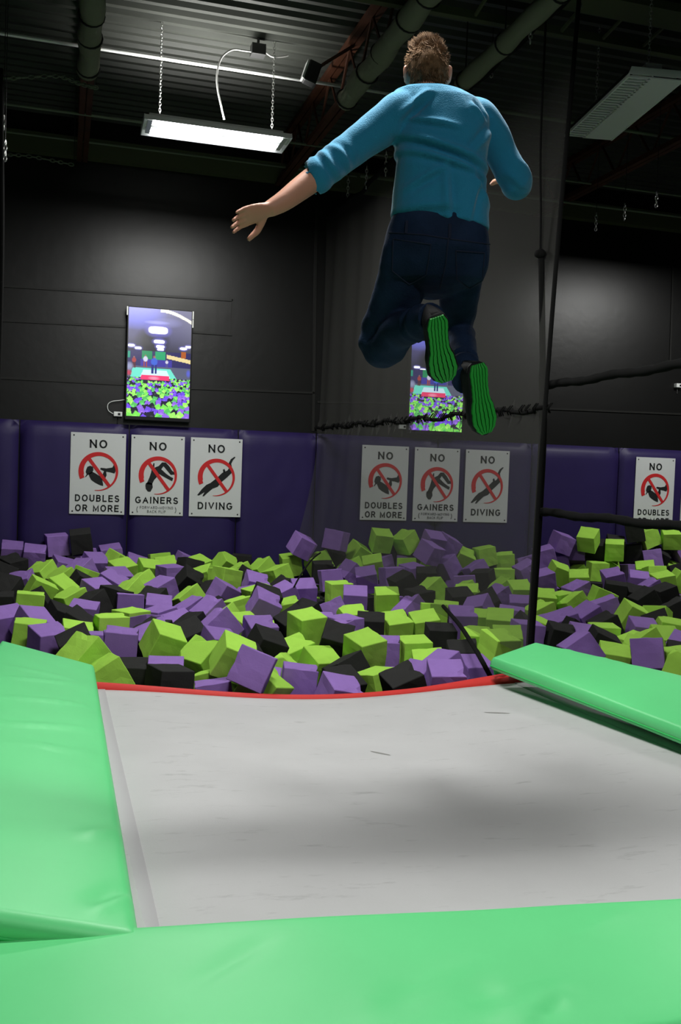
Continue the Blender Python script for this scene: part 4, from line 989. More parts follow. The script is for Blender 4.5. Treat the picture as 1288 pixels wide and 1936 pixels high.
P 4.387 10.374 -0.017 0.949 -0.110 -0.278 0.100|purple foam cube, third purple from left, wall row, pit behind netting
P 3.423 9.600 0.121 0.999 -0.036 -0.033 0.007|purple foam cube, third purple from left, third row back, pit behind netting
P 2.691 9.432 0.111 0.996 -0.052 -0.059 -0.046|purple foam cube, sixth purple from left, seventh row back, left pit
P 3.085 9.435 0.112 0.969 0.170 -0.128 -0.123|purple foam cube, first purple from left, second row back, pit behind netting
G 2.571 8.710 0.069 1.000 0.012 -0.022 0.016|lime green foam cube, sixth lime from left, sixth row back, left pit
P 2.628 8.364 0.049 0.977 0.165 -0.011 -0.138|purple foam cube, seventh purple from left, fifth row back, left pit
G 2.921 8.316 0.046 0.985 0.114 -0.033 -0.122|lime green foam cube, seventh lime from left, fifth row back, left pit
G 2.348 7.501 0.000 0.992 0.119 -0.040 0.023|lime green foam cube, seventh lime from left, fourth row back, left pit
K 2.405 7.218 -0.018 0.981 0.106 -0.017 -0.160|charcoal black foam cube, fourth black from left, third row back, left pit
G 2.660 7.329 -0.035 0.983 0.172 -0.053 0.040|lime green foam cube, eighth lime from left, fourth row back, left pit
G 2.905 7.300 -0.025 0.985 0.143 -0.082 -0.044|lime green foam cube, ninth lime from left, fourth row back, left pit
K 3.395 9.180 0.097 0.969 0.040 -0.239 0.049|charcoal black foam cube, first black from left, second row back, pit behind netting
K 3.257 8.350 0.048 0.983 0.073 -0.043 0.162|charcoal black foam cube, second black from left, second row back, pit behind netting
G 3.568 8.788 0.074 0.940 -0.028 -0.311 0.137|lime green foam cube, first lime from left, second row back, pit behind netting
K 3.777 9.496 0.115 0.982 0.121 -0.029 -0.144|charcoal black foam cube, third black from left, second row back, pit behind netting
P 3.715 9.772 0.131 0.983 0.071 -0.042 0.166|purple foam cube, fourth purple from left, third row back, pit behind netting
G 3.278 7.759 -0.002 0.978 0.072 0.003 -0.198|lime green foam cube, second lime from left, front row, pit behind netting
P 3.017 7.916 0.012 0.928 -0.051 -0.336 0.153|purple foam cube, first purple from left, front row, pit behind netting
K 2.847 6.824 -0.042 0.993 0.068 -0.003 -0.097|charcoal black foam cube, fifth black from left, third row back, left pit
P 2.293 7.877 -0.001 0.957 -0.185 -0.199 -0.101|purple foam cube, sixth purple from left, fifth row back, left pit
P 4.145 10.266 0.448 0.973 0.216 0.083 0.028|purple foam cube, sixth purple from left, third row back, pit behind netting
P 4.384 10.387 0.405 0.965 0.123 0.227 0.037|purple foam cube, fourth purple from left, wall row, pit behind netting
G 4.105 10.413 0.002 0.983 0.101 0.146 -0.038|lime green foam cube, third lime from left, wall row, pit behind netting
P 4.289 10.156 0.176 0.949 -0.026 -0.275 0.155|purple foam cube, seventh purple from left, third row back, pit behind netting
G 4.587 10.389 0.247 0.956 0.229 0.160 -0.092|lime green foam cube, fifth lime from left, wall row, pit behind netting
P 4.576 9.956 0.142 0.961 -0.091 -0.259 0.038|purple foam cube, eighth purple from left, third row back, pit behind netting
G 4.870 10.394 0.286 0.995 0.006 -0.096 -0.033|lime green foam cube, sixth lime from left, wall row, pit behind netting
G 5.137 10.402 0.218 0.982 0.035 -0.064 -0.175|lime green foam cube, seventh lime from left, wall row, pit behind netting
P 5.410 10.408 0.168 0.982 -0.111 -0.141 -0.056|purple foam cube, fifth purple from left, wall row, pit behind netting
P 5.217 9.971 0.143 0.965 0.059 -0.255 -0.008|purple foam cube, ninth purple from left, third row back, pit behind netting
P 4.051 9.095 0.092 0.977 -0.056 -0.033 -0.205|purple foam cube, second purple from left, second row back, pit behind netting
K 4.417 9.445 0.112 0.910 -0.029 -0.108 0.399|charcoal black foam cube, fifth black from left, second row back, pit behind netting
G 4.717 9.572 0.120 0.987 -0.019 -0.012 -0.157|lime green foam cube, fifth lime from left, third row back, pit behind netting
K 3.601 8.197 0.054 0.987 0.143 -0.058 -0.033|charcoal black foam cube, fourth black from left, second row back, pit behind netting
P 4.078 8.368 0.052 0.963 0.031 -0.252 0.096|purple foam cube, third purple from left, second row back, pit behind netting
G 3.891 8.725 0.049 0.960 -0.096 -0.258 0.059|lime green foam cube, second lime from left, second row back, pit behind netting
G 3.794 8.456 0.054 0.832 0.035 -0.145 0.535|lime green foam cube, third lime from left, second row back, pit behind netting
G 4.381 8.877 0.068 0.950 -0.019 -0.311 0.005|lime green foam cube, fourth lime from left, second row back, pit behind netting
G 4.424 8.604 0.074 0.978 0.191 -0.038 -0.075|lime green foam cube, fifth lime from left, second row back, pit behind netting
P 4.127 7.977 0.011 0.970 0.116 -0.031 -0.210|purple foam cube, fifth purple from left, front row, pit behind netting
K 3.862 8.111 0.030 0.926 0.247 -0.280 -0.063|charcoal black foam cube, sixth black from left, second row back, pit behind netting
P 3.646 7.855 0.023 0.888 -0.043 -0.276 0.365|purple foam cube, third purple from left, front row, pit behind netting
P 3.261 7.349 0.009 0.982 0.151 -0.023 -0.111|purple foam cube, second purple from left, front row, pit behind netting
G 3.076 7.535 0.031 0.985 -0.046 0.004 -0.164|lime green foam cube, first lime from left, front row, pit behind netting
G 3.528 7.478 -0.039 0.983 0.099 -0.012 -0.152|lime green foam cube, fourth lime from left, front row, pit behind netting
G 3.488 7.108 0.015 0.959 0.167 -0.031 -0.227|lime green foam cube, sixth lime from left, front row, pit behind netting
P 3.804 7.534 -0.007 0.971 0.031 0.037 -0.236|purple foam cube, fourth purple from left, front row, pit behind netting
G 3.104 6.719 -0.055 0.984 0.113 0.008 -0.141|lime green foam cube, third lime from left, front row, pit behind netting
G 3.326 6.627 -0.042 0.969 0.160 -0.045 -0.185|lime green foam cube, seventh lime from left, front row, pit behind netting
G 3.136 6.395 -0.028 0.987 0.124 0.019 0.097|lime green foam cube, fifth lime from left, front row, pit behind netting
K 3.789 7.266 -0.057 0.937 0.144 0.304 -0.096|charcoal black foam cube, only black, front row, pit behind netting
P 3.588 6.814 -0.015 0.996 0.027 0.035 -0.076|purple foam cube, sixth purple from left, front row, pit behind netting
K 2.790 6.249 -0.075 0.980 0.150 -0.046 -0.121|charcoal black foam cube, eighth black from left, second row back, left pit
P 2.767 6.002 -0.133 0.993 0.116 -0.011 0.017|purple foam cube, twelfth purple from left, front row, left pit
P 2.339 5.485 -0.060 0.981 0.159 -0.029 -0.110|purple foam cube, eleventh purple from left, front row, left pit
P 5.530 10.141 0.310 0.977 0.051 -0.154 -0.137|purple foam cube, second purple from left, fourth row back, pit right of black rope
P 5.786 10.218 0.471 0.984 0.112 0.135 -0.012|purple foam cube, third purple from left, fourth row back, pit right of black rope
P 5.812 10.341 0.226 0.984 0.108 -0.125 -0.069|purple foam cube, first purple from left, wall row, pit right of black rope
G 6.090 10.124 0.522 0.890 0.146 -0.266 0.341|lime green foam cube, third lime from left, fourth row back, pit right of black rope
K 6.299 10.299 0.381 0.950 0.157 -0.044 -0.267|charcoal black foam cube, first black from left, wall row, pit right of black rope
G 6.457 10.128 0.399 0.956 0.104 -0.030 -0.273|lime green foam cube, fifth lime from left, fourth row back, pit right of black rope
K 6.583 10.321 0.439 0.965 0.134 0.024 -0.223|charcoal black foam cube, second black from left, wall row, pit right of black rope
K 6.822 10.266 0.624 0.953 0.066 -0.110 -0.275|charcoal black foam cube, fourth black from left, wall row, pit right of black rope
G 7.121 10.422 0.534 0.981 -0.020 -0.187 -0.056|lime green foam cube, third lime from left, wall row, pit right of black rope
G 7.378 10.314 0.540 0.959 0.170 -0.080 -0.214|lime green foam cube, fourth lime from left, wall row, pit right of black rope
K 6.892 10.386 0.345 0.956 0.007 -0.093 -0.279|charcoal black foam cube, third black from left, wall row, pit right of black rope
P 7.047 10.189 0.298 0.951 -0.062 -0.090 -0.288|purple foam cube, fifth purple from left, fourth row back, pit right of black rope
K 7.260 10.366 0.287 0.925 0.206 0.189 -0.258|charcoal black foam cube, fifth black from left, wall row, pit right of black rope
P 7.625 10.405 0.374 0.948 -0.082 -0.294 -0.092|purple foam cube, fourth purple from left, wall row, pit right of black rope
G 5.550 9.844 0.136 0.971 0.168 0.153 -0.076|lime green foam cube, first lime from left, fourth row back, pit right of black rope
G 6.066 10.310 0.057 0.963 -0.052 -0.249 0.083|lime green foam cube, first lime from left, wall row, pit right of black rope
G 6.197 10.063 0.149 0.993 0.015 0.012 -0.120|lime green foam cube, fourth lime from left, fourth row back, pit right of black rope
P 6.080 10.372 0.329 0.864 -0.090 0.124 0.480|purple foam cube, second purple from left, wall row, pit right of black rope
P 5.114 9.391 0.109 0.985 0.091 -0.134 -0.053|purple foam cube, first purple from left, fourth row back, pit right of black rope
G 5.527 9.333 0.106 0.953 0.152 -0.085 -0.249|lime green foam cube, second lime from left, fourth row back, pit right of black rope
G 6.523 10.379 0.169 0.935 0.230 0.215 -0.160|lime green foam cube, second lime from left, wall row, pit right of black rope
P 6.806 10.304 0.104 0.998 -0.045 -0.021 0.043|purple foam cube, third purple from left, wall row, pit right of black rope
P 6.037 9.461 0.113 0.971 0.136 -0.151 -0.125|purple foam cube, fourth purple from left, fourth row back, pit right of black rope
P 6.242 9.275 0.102 0.955 0.152 -0.018 -0.255|purple foam cube, third purple from left, third row back, pit right of black rope
G 6.731 9.687 0.134 0.986 -0.119 -0.007 -0.113|lime green foam cube, seventh lime from left, fourth row back, pit right of black rope
G 6.806 9.980 0.144 0.948 0.168 -0.113 -0.246|lime green foam cube, sixth lime from left, fourth row back, pit right of black rope
G 7.467 10.375 0.109 0.958 0.162 0.112 -0.207|lime green foam cube, fifth lime from left, wall row, pit right of black rope
K 7.235 9.948 0.142 0.975 -0.123 -0.131 -0.130|charcoal black foam cube, only black, fourth row back, pit right of black rope
G 6.541 9.234 0.106 0.982 0.072 -0.134 -0.113|lime green foam cube, fifth lime from left, third row back, pit right of black rope
G 6.869 9.385 0.103 0.954 0.088 0.258 -0.128|lime green foam cube, eighth lime from left, fourth row back, pit right of black rope
K 5.347 8.779 0.063 0.962 -0.016 0.005 -0.273|charcoal black foam cube, first black from left, third row back, pit right of black rope
K 5.475 8.537 0.093 0.968 0.048 0.029 -0.245|charcoal black foam cube, second black from left, third row back, pit right of black rope
K 5.763 8.635 0.027 0.959 0.220 0.076 -0.161|charcoal black foam cube, third black from left, third row back, pit right of black rope
P 5.088 8.599 0.073 0.974 0.021 -0.224 0.025|purple foam cube, first purple from left, third row back, pit right of black rope
G 4.448 8.151 0.049 0.973 0.152 -0.009 -0.172|lime green foam cube, first lime from left, third row back, pit right of black rope
G 4.704 8.258 0.022 0.994 -0.021 -0.069 0.083|lime green foam cube, second lime from left, third row back, pit right of black rope
G 4.697 7.982 0.033 0.954 -0.102 -0.281 0.007|lime green foam cube, third lime from left, third row back, pit right of black rope
G 4.184 7.697 -0.001 0.980 -0.001 -0.193 0.053|lime green foam cube, first lime from left, second row back, pit right of black rope
G 5.198 8.341 0.047 0.977 0.037 0.175 -0.116|lime green foam cube, fourth lime from left, third row back, pit right of black rope
P 4.978 7.874 0.020 0.969 -0.023 -0.192 -0.156|purple foam cube, second purple from left, third row back, pit right of black rope
P 4.568 7.533 -0.004 0.962 0.063 -0.266 0.018|purple foam cube, third purple from left, second row back, pit right of black rope
P 4.296 7.448 -0.035 0.972 0.071 -0.186 -0.127|purple foam cube, second purple from left, second row back, pit right of black rope
P 4.078 7.244 -0.037 0.983 0.108 -0.141 -0.052|purple foam cube, first purple from left, second row back, pit right of black rope
G 4.981 7.477 0.016 0.967 0.140 0.195 -0.087|lime green foam cube, fourth lime from left, second row back, pit right of black rope
P 6.065 8.767 0.071 0.959 -0.016 -0.276 -0.065|purple foam cube, fourth purple from left, third row back, pit right of black rope
K 5.631 8.232 0.041 0.957 0.006 -0.284 -0.053|charcoal black foam cube, fourth black from left, third row back, pit right of black rope
K 6.054 8.521 0.060 0.985 0.031 -0.171 -0.016|charcoal black foam cube, fifth black from left, third row back, pit right of black rope
K 5.664 7.758 0.013 0.965 -0.065 -0.235 -0.092|charcoal black foam cube, fourth black from left, second row back, pit right of black rope
G 5.272 7.515 -0.022 0.926 -0.103 0.144 0.335|lime green foam cube, fifth lime from left, second row back, pit right of black rope
K 5.066 7.199 -0.040 0.921 0.239 -0.244 -0.187|charcoal black foam cube, third black from left, second row back, pit right of black rope
G 4.378 6.968 -0.073 0.994 0.021 0.009 -0.108|lime green foam cube, third lime from left, second row back, pit right of black rope
P 4.767 6.992 -0.048 0.977 0.155 0.015 -0.147|purple foam cube, fourth purple from left, second row back, pit right of black rope
G 5.001 6.936 -0.031 0.976 0.079 0.057 -0.195|lime green foam cube, sixth lime from left, second row back, pit right of black rope
G 4.529 6.736 -0.122 0.989 0.030 -0.128 0.075|lime green foam cube, second lime from left, front row, pit right of black rope
K 4.529 7.177 -0.034 0.976 -0.011 -0.215 -0.043|charcoal black foam cube, second black from left, second row back, pit right of black rope
P 4.047 6.736 -0.051 0.983 0.146 0.065 -0.085|purple foam cube, second purple from left, front row, pit right of black rope
K 4.052 6.478 -0.039 0.967 0.103 0.187 -0.142|charcoal black foam cube, second black from left, front row, pit right of black rope
K 3.805 6.676 -0.028 0.983 0.118 0.085 -0.114|charcoal black foam cube, first black from left, front row, pit right of black rope
K 4.109 6.985 -0.050 0.955 -0.001 0.283 -0.088|charcoal black foam cube, first black from left, second row back, pit right of black rope
G 3.814 6.977 -0.038 0.946 0.060 0.161 -0.275|lime green foam cube, second lime from left, second row back, pit right of black rope
P 3.674 6.135 -0.007 0.948 -0.077 -0.294 -0.094|purple foam cube, first purple from left, front row, pit right of black rope
G 3.977 6.188 -0.107 0.962 0.153 0.028 -0.225|lime green foam cube, first lime from left, front row, pit right of black rope
G 4.249 6.273 -0.069 0.905 0.109 -0.096 0.401|lime green foam cube, third lime from left, front row, pit right of black rope
P 4.069 5.886 -0.002 0.873 -0.132 0.103 0.457|purple foam cube, third purple from left, front row, pit right of black rope
G 4.362 5.959 -0.079 0.990 -0.032 -0.060 -0.121|lime green foam cube, sixth lime from left, front row, pit right of black rope
K 4.552 6.174 -0.109 0.949 0.192 0.008 -0.248|charcoal black foam cube, third black from left, front row, pit right of black rope
P 4.750 6.434 -0.088 0.907 0.211 -0.157 0.328|purple foam cube, fourth purple from left, front row, pit right of black rope
G 4.196 5.631 -0.056 0.944 0.098 0.152 0.276|lime green foam cube, seventh lime from left, front row, pit right of black rope
G 4.443 6.468 -0.061 0.952 -0.165 -0.221 0.132|lime green foam cube, fourth lime from left, front row, pit right of black rope
G 4.800 6.733 -0.084 0.970 0.223 0.002 -0.092|lime green foam cube, fifth lime from left, front row, pit right of black rope
"""
# ------------------------------------------------------------------ foam pit
def foam(name, col): return mat(name, col, .85, .12, var=.05, vscale=9, objvar=.10, bump=.08, bscale=120)
M_foam = {'G': foam('lime foam', (.37, .68, .085)), 'P': foam('purple foam', (.27, .155, .46)), 'K': foam('charcoal foam', (.024, .024, .0235))}
S = .22
def foam_mesh(c, var):
    rnd = random.Random(var * 31 + ord(c)); bm = bmesh.new(); bmesh.ops.create_cube(bm, size=S)
    for v in bm.verts: v.co += Vector([rnd.uniform(-.005, .005) for _ in range(3)])
    if var in (1, 3):      # a corner bitten off
        v = bm.verts[:][rnd.randrange(8)]
        bmesh.ops.bevel(bm, geom=[v], offset=rnd.uniform(.03, .055), segments=1, affect='VERTICES')
    bmesh.ops.subdivide_edges(bm, edges=bm.edges[:], cuts=3, use_grid_fill=True)
    bmesh.ops.recalc_face_normals(bm, faces=bm.faces)
    for v in bm.verts: 
        q = v.co.copy(); v.co += q.normalized() * .006 * noise.noise(q * 14 + Vector((var * 5, ord(c), 0)))
    if var in (2, 3):      # torn edge
        e = Vector((S / 2, rnd.uniform(-.05, .05), S / 2))
        for v in bm.verts:
            d = (v.co - e).length
            if d < .05: v.co -= e.normalized() * (.05 - d) * .45
    sharp = [e for e in bm.edges if len(e.link_faces) == 2 and e.calc_face_angle(0) > .9]
    bmesh.ops.bevel(bm, geom=sharp, offset=.004, segments=1, affect='EDGES')
    me = bpy.data.meshes.new('foam_cube'); bm.to_mesh(me); bm.free(); me.materials.append(M_foam[c]); return me
FM = {(c, v): foam_mesh(c, v) for c in 'GPK' for v in range(5)}
GN = {'G': 'lime foam cubes in the pit', 'P': 'purple foam cubes in the pit', 'K': 'black foam cubes in the pit'}
placed = []
for i, line in enumerate(CUBES.strip().split('\n')):
    dat, lab = line.split('|'); t = dat.split(); p = Vector([float(x) for x in t[1:4]]); qn = Quaternion([float(x) for x in t[4:8]])
    o = bpy.data.objects.new('foam_cube', FM[t[0], (i * 7 + 3) % 5]); COL.objects.link(o)
    o.location = p; o.rotation_mode = 'QUATERNION'; o.rotation_quaternion = qn.normalized()
    tag(o, lab, 'foam cube', GN[t[0]]); placed.append(p)
# the uncounted cubes beneath, filling the pit
low = []
for o in bpy.data.objects:
    if o.name.startswith('foam_cube'):
        R_ = o.rotation_quaternion.to_matrix(); low.append((o.location.copy(), o.location.z - S / 2 * sum(abs(x) for x in R_[2])))
rnd = random.Random(5); bm = bmesh.new(); me = bpy.data.meshes.new('foam_fill'); idx = []
for layer in range(5):
    y = 5.62
    while y < 10.45:
        x = -3.4
        while x < 11.5:
            px, py = x + rnd.uniform(-.04, .04), y + rnd.uniform(-.04, .04)
            near = [p for p in placed if abs(p.x - px) < .30 and abs(p.y - py) < .30]
            base = -.20 + .30 * (py - 5.3) / 5.1
            outside = not near and (px < -.9 or px > 8.2)
            zc = min([p.z for p in near] + [base + .02]) if near else base + (.02 if not outside else .12)
            zz = zc - .215 - layer * .20 + rnd.uniform(-.02, .02) + (0 if near else .10)
            if near and max(p.z for p in near) - min(p.z for p in near) > .3 and False: pass
            if near: zz = min(zz, min(q_ for p_, q_ in low if abs(p_.x - px) < .30 and abs(p_.y - py) < .30) - .118 - layer * .20)
            if zz > -1.08:
                M = Matrix.Translation((px, min(py, 10.32), zz)) @ Matrix.Rotation(rnd.uniform(0, 1.57), 4, 'Z') @ Matrix.Rotation(rnd.uniform(-.06, .06) if near else rnd.uniform(-.7, .7), 4, 'X')
                c = rnd.choice('GPK' if layer else 'GPPKKK')
                g = box(bm, (-.1, -.1, -.1), (.1, .1, .1), M)
                for f in {f for v in g for f in v.link_faces}: f.material_index = 'GPK'.index(c)
            x += .225
        y += .225
o = obj('foam_fill', bm, None)
for c in 'GPK': o.data.materials.append(M_foam[c])
tag(o, 'deeper layers of lime, purple and black foam cubes filling the pit', 'foam cubes', None, 'stuff')
# ------------------------------------------------------------------ the jumper
M_skin = mat('skin', (.56, .27, .18), .5, .3, var=.06, vscale=12)
M_shirt = mat('teal knit', (.022, .225, .39), .85, .1, bump=.25, bscale=220, sheen=.25)
M_jean = mat('dark denim', (.011, .024, .058), .85, .12, var=.30, vscale=7, bump=.2, bscale=160)
M_stitch = mat('denim seam', (.020, .026, .050), .8, .1)
M_hair = mat('brown hair', (.15, .085, .042), .85, .12, var=.4, vscale=60)
M_shoe = mat('black shoe mesh', (.010, .010, .012), .7, .2)
M_sole = mat('green shoe rubber', (.022, .36, .045), .55, .3)
M_eye = mat('eye white', (.7, .7, .68), .2, .5); M_iris = mat('iris', (.05, .04, .03), .2, .5)
PY = 3.35
def pp(px, py, dy=0): return atY(px, py, PY + dy)
U = (RW @ Vector((1, 0, 0))).normalized(); WD = Vector((-U.y, U.x, 0)).normalized(); UPI = U.cross(WD) * -1
UPI = WD.cross(U) * -1 if WD.cross(U).z < 0 else WD.cross(U)
def mpx(p): return -((RW.transposed() @ (p - CAM)).z) / F      # metres per pixel at a point
def ell(px, py, hw, hd, dy=0, tilt=0, n=28, lean=0, e=2.3):
    c = pp(px, py, dy); k = mpx(c) * hw
    u = U * math.cos(tilt) - UPI * math.sin(tilt); w_ = WD * math.cos(lean) + UPI * math.sin(lean)
    r = []
    for i in range(n):
        a = 2 * math.pi * i / n; ca, sa = math.cos(a), math.sin(a)
        r.append(c + u * (k * math.copysign(abs(ca) ** (2 / e), ca)) + w_ * (hd * math.copysign(abs(sa) ** (2 / e), sa)))
    return r
def remesh(bm, name, m, voxel, smooth=6, parent=None):
    bmesh.ops.recalc_face_normals(bm, faces=bm.faces)
    me = bpy.data.meshes.new(name); bm.to_mesh(me); bm.free()
    o = bpy.data.objects.new(name, me); COL.objects.link(o)
    r = o.modifiers.new('r', 'REMESH'); r.mode = 'VOXEL'; r.voxel_size = voxel
    s = o.modifiers.new('s', 'SMOOTH'); s.factor = .5; s.iterations = smooth
    dg = bpy.context.evaluated_depsgraph_get(); me2 = bpy.data.meshes.new_from_object(o.evaluated_get(dg))
    bpy.data.objects.remove(o); bpy.data.meshes.remove(me)
    me2.name = name; me2.materials.clear(); me2.materials.append(m)
    o = bpy.data.objects.new(name, me2); COL.objects.link(o)
    for p in me2.polygons: p.use_smooth = True
    if parent: o.parent = parent; o.matrix_parent_inverse = Matrix.Translation(-parent.location)
    return o
def limb(bm, pts, n=18):      # pts: (point, radius)
    P_ = catmull([p for p, r in pts], 5); R_ = [v.x for v in catmull([Vector((r, 0, 0)) for p, r in pts], 5)]
    tube(bm, P_, R_, n)
K = .00197
# shoes first: they fix the ankles
def shoe_frame(heel, toe, turn):
    t = (toe - heel).normalized(); v = (CAM - heel).normalized(); nn = (v - t * v.dot(t)).normalized()
    nn = Matrix.Rotation(turn, 3, t) @ nn           # sole normal, towards the camera
    if turn and (Matrix.Rotation(turn, 3, t) @ (v - t * v.dot(t))).dot(U) < (v - t * v.dot(t)).dot(U): nn = Matrix.Rotation(-2 * turn, 3, t) @ nn
    x = t.cross(nn).normalized()
    if x.dot(U) < 0: pass
    M = Matrix((( x.x, t.x, -nn.x, heel.x), (x.y, t.y, -nn.y, heel.y), (x.z, t.z, -nn.z, heel.z), (0, 0, 0, 1)))
    return M
SL = shoe_frame(pp(825, 598, -.30), pp(849, 726, -.17), math.radians(14))
SR = shoe_frame(pp(903, 686, -.16), pp(925, 820, -.11), math.radians(30))
LSH = .275
ankL = SL @ Vector((0, .055, .10)); ankR = SR @ Vector((0, .055, .10))
# joints
shL = pp(762, 212, .02); elL = pp(655, 288, .03); cuffL = pp(598, 334, .0); wrL = pp(508, 396, -.05)
shR = pp(905, 222, .03); elR = pp(976, 342, .04); wrR = pp(968, 340, .30)
hipL = pp(775, 475, .03); knL = pp(716, 642, .25); hipR = pp(878, 482, .03); knR = pp(866, 622, .29)
root = empty('person', pp(830, 500), 'person in teal sweater and dark jeans leaping over the trampoline, seen from behind', 'person')
# ---- body: one continuous surface
bm = bmesh.new()
loft(bm, [ell(808, 176, 36, .06, .03), ell(815, 192, 62, .08, .02), ell(826, 215, 78, .09, .02), ell(832, 250, 78, .10, .01), ell(834, 330, 74, .095, 0), ell(833, 400, 78, .10, 0), ell(829, 450, 82, .105, 0), ell(826, 490, 80, .10, .02)])
limb(bm, [(pp(810, 200, .02), .055), (pp(809, 172, .04), .054), (pp(808, 140, .07), .05)])
HS = .93
hc = pp(808, 146, .075)
hb = bmesh.new(); bmesh.ops.create_uvsphere(hb, u_segments=32, v_segments=24, radius=1)
for v in hb.verts:
    x, y, z = v.co
    fz = z
    rx = .077 * (1 - .22 * max(0, -z) ** 1.5); ry = .098 * (1 - .12 * max(0, -z))
    q = Vector((x * rx, y * ry + (.012 if z < -.3 and y > 0 else 0), z * .118))
    v.co = hc + (U * q.x + WD * q.y + UPI * (q.z + .004)) * HS
tmp = bpy.data.meshes.new('t'); hb.to_mesh(tmp); hb.free(); bm.from_mesh(tmp); bpy.data.meshes.remove(tmp)
HP = lambda x, y, z: hc + (U * x + WD * y + UPI * (z + .004)) * HS
# nose, lips, chin, brow, ears
limb(bm, [(HP(0, .088, .03), .010), (HP(0, .103, -.005), .013), (HP(0, .112, -.022), .016), (HP(0, .10, -.03), .012)], 10)
limb(bm, [(HP(-.02, .090, -.055), .006), (HP(0, .099, -.053), .008), (HP(.02, .090, -.055), .006)], 8)
limb(bm, [(HP(-.02, .088, -.063), .006), (HP(0, .097, -.064), .008), (HP(.02, .088, -.063), .006)], 8)
limb(bm, [(HP(-.02, .078, -.097), .016), (HP(0, .086, -.100), .018), (HP(.02, .078, -.097), .016)], 10)
limb(bm, [(HP(-.045, .078, .032), .010), (HP(0, .090, .028), .010), (HP(.045, .078, .032), .010)], 8)
for s in (-1, 1):
    limb(bm, [(HP(s * .074, -.012, .022), .008), (HP(s * .088, -.022, .026), .009), (HP(s * .091, -.024, .002), .008), (HP(s * .084, -.012, -.026), .009), (HP(s * .074, -.004, -.03), .007)], 8)
    limb(bm, [(HP(s * .074, -.008, .02), .01), (HP(s * .078, -.008, -.02), .01)], 8)
# arms
limb(bm, [(pp(790, 215, .02), .06), (shL, .058), (pp(705, 252, .03), .050), (elL, .042), (cuffL, .044), (pp(566, 358, -.02), .041), (pp(535, 381, -.04), .035), (wrL, .028)])
limb(bm, [(pp(880, 222, .03), .06), (shR, .056), (pp(945, 280, .04), .048), (elR, .042), (pp(974, 346, .13), .040), (wrR, .028)])
def hand(bm, wr, d, n, flip, curl):
    d = d.normalized(); n = (n - d * n.dot(d)).normalized(); s = d.cross(n) * flip
    rings = []
    for a, wdt, th in ((-.02, .027, .021), (.01, .030, .020), (.04, .038, .018), (.07, .042, .016), (.092, .040, .013)):
        rings.append([wr + d * a + s * (wdt * math.cos(2 * math.pi * k / 16)) + n * (th * math.sin(2 * math.pi * k / 16)) for k in range(16)])
    loft(bm, rings)
    for off, L, r in ((-.032, .062, .0085), (-.011, .076, .0095), (.011, .082, .0098), (.032, .073, .0092)):
        p = wr + d * (.082) + s * off; dirv = (d + s * off * 3).normalized(); pts = [(p, r * 1.1)]
        for frac, ang in ((.42, curl * .5), (.32, curl), (.26, curl * .8)):
            dirv = (dirv * math.cos(ang) + n * math.sin(ang)).normalized(); p = p + dirv * L * frac; pts.append((p, r * (1 - .1 * len(pts))))
        limb(bm, pts, 10)
    p = wr + d * .02 + s * .03; dv = (d * .65 + s * .75 + n * .3).normalized()
    q = p + dv * .045; dv2 = (d * .95 + s * .25 + n * .35).normalized()
    limb(bm, [(p, .015), (q, .0125), (q + dv2 * .032, .0105), (q + dv2 * .055, .008)], 10)
toCam = (CAM - wrL).normalized()
hand(bm, wrL, pp(428, 420, -.08) - wrL, toCam * .75 - UPI * .7, -1, .20)
hand(bm, wrR, pp(962, 330, .42) - wrR, -UPI, 1, .55)
# legs
limb(bm, [(hipL + Vector((0, 0, .04)), .085), (hipL, .085), ((hipL + knL) / 2, .070), (knL, .055), ((knL * .6 + ankL * .4), .052), (ankL, .034)])
limb(bm, [(hipR + Vector((0, 0, .04)), .085), (hipR, .082), ((hipR + knR) / 2, .066), (knR, .052), ((knR * .6 + ankR * .4), .050), (ankR, .034)])
body = remesh(bm, 'body', M_skin, .0055, 2, root)
for s in (-1, 1):
    for nm, rr, m_, dy in (('eye', .012, M_eye, 0), ):
        bm = bmesh.new(); bmesh.ops.create_uvsphere(bm, u_segments=12, v_segments=8, radius=rr)
        for v in bm.verts: v.co += HP(s * .031, .082, .012)
        e = obj('eye', bm, M_eye, root, True)
        bm = bmesh.new(); bmesh.ops.create_uvsphere(bm, u_segments=10, v_segments=6, radius=.006)
        for v in bm.verts: v.co += HP(s * .031, .0905, .012)
        i_ = obj('iris', bm, M_iris, None, True); i_.parent = e
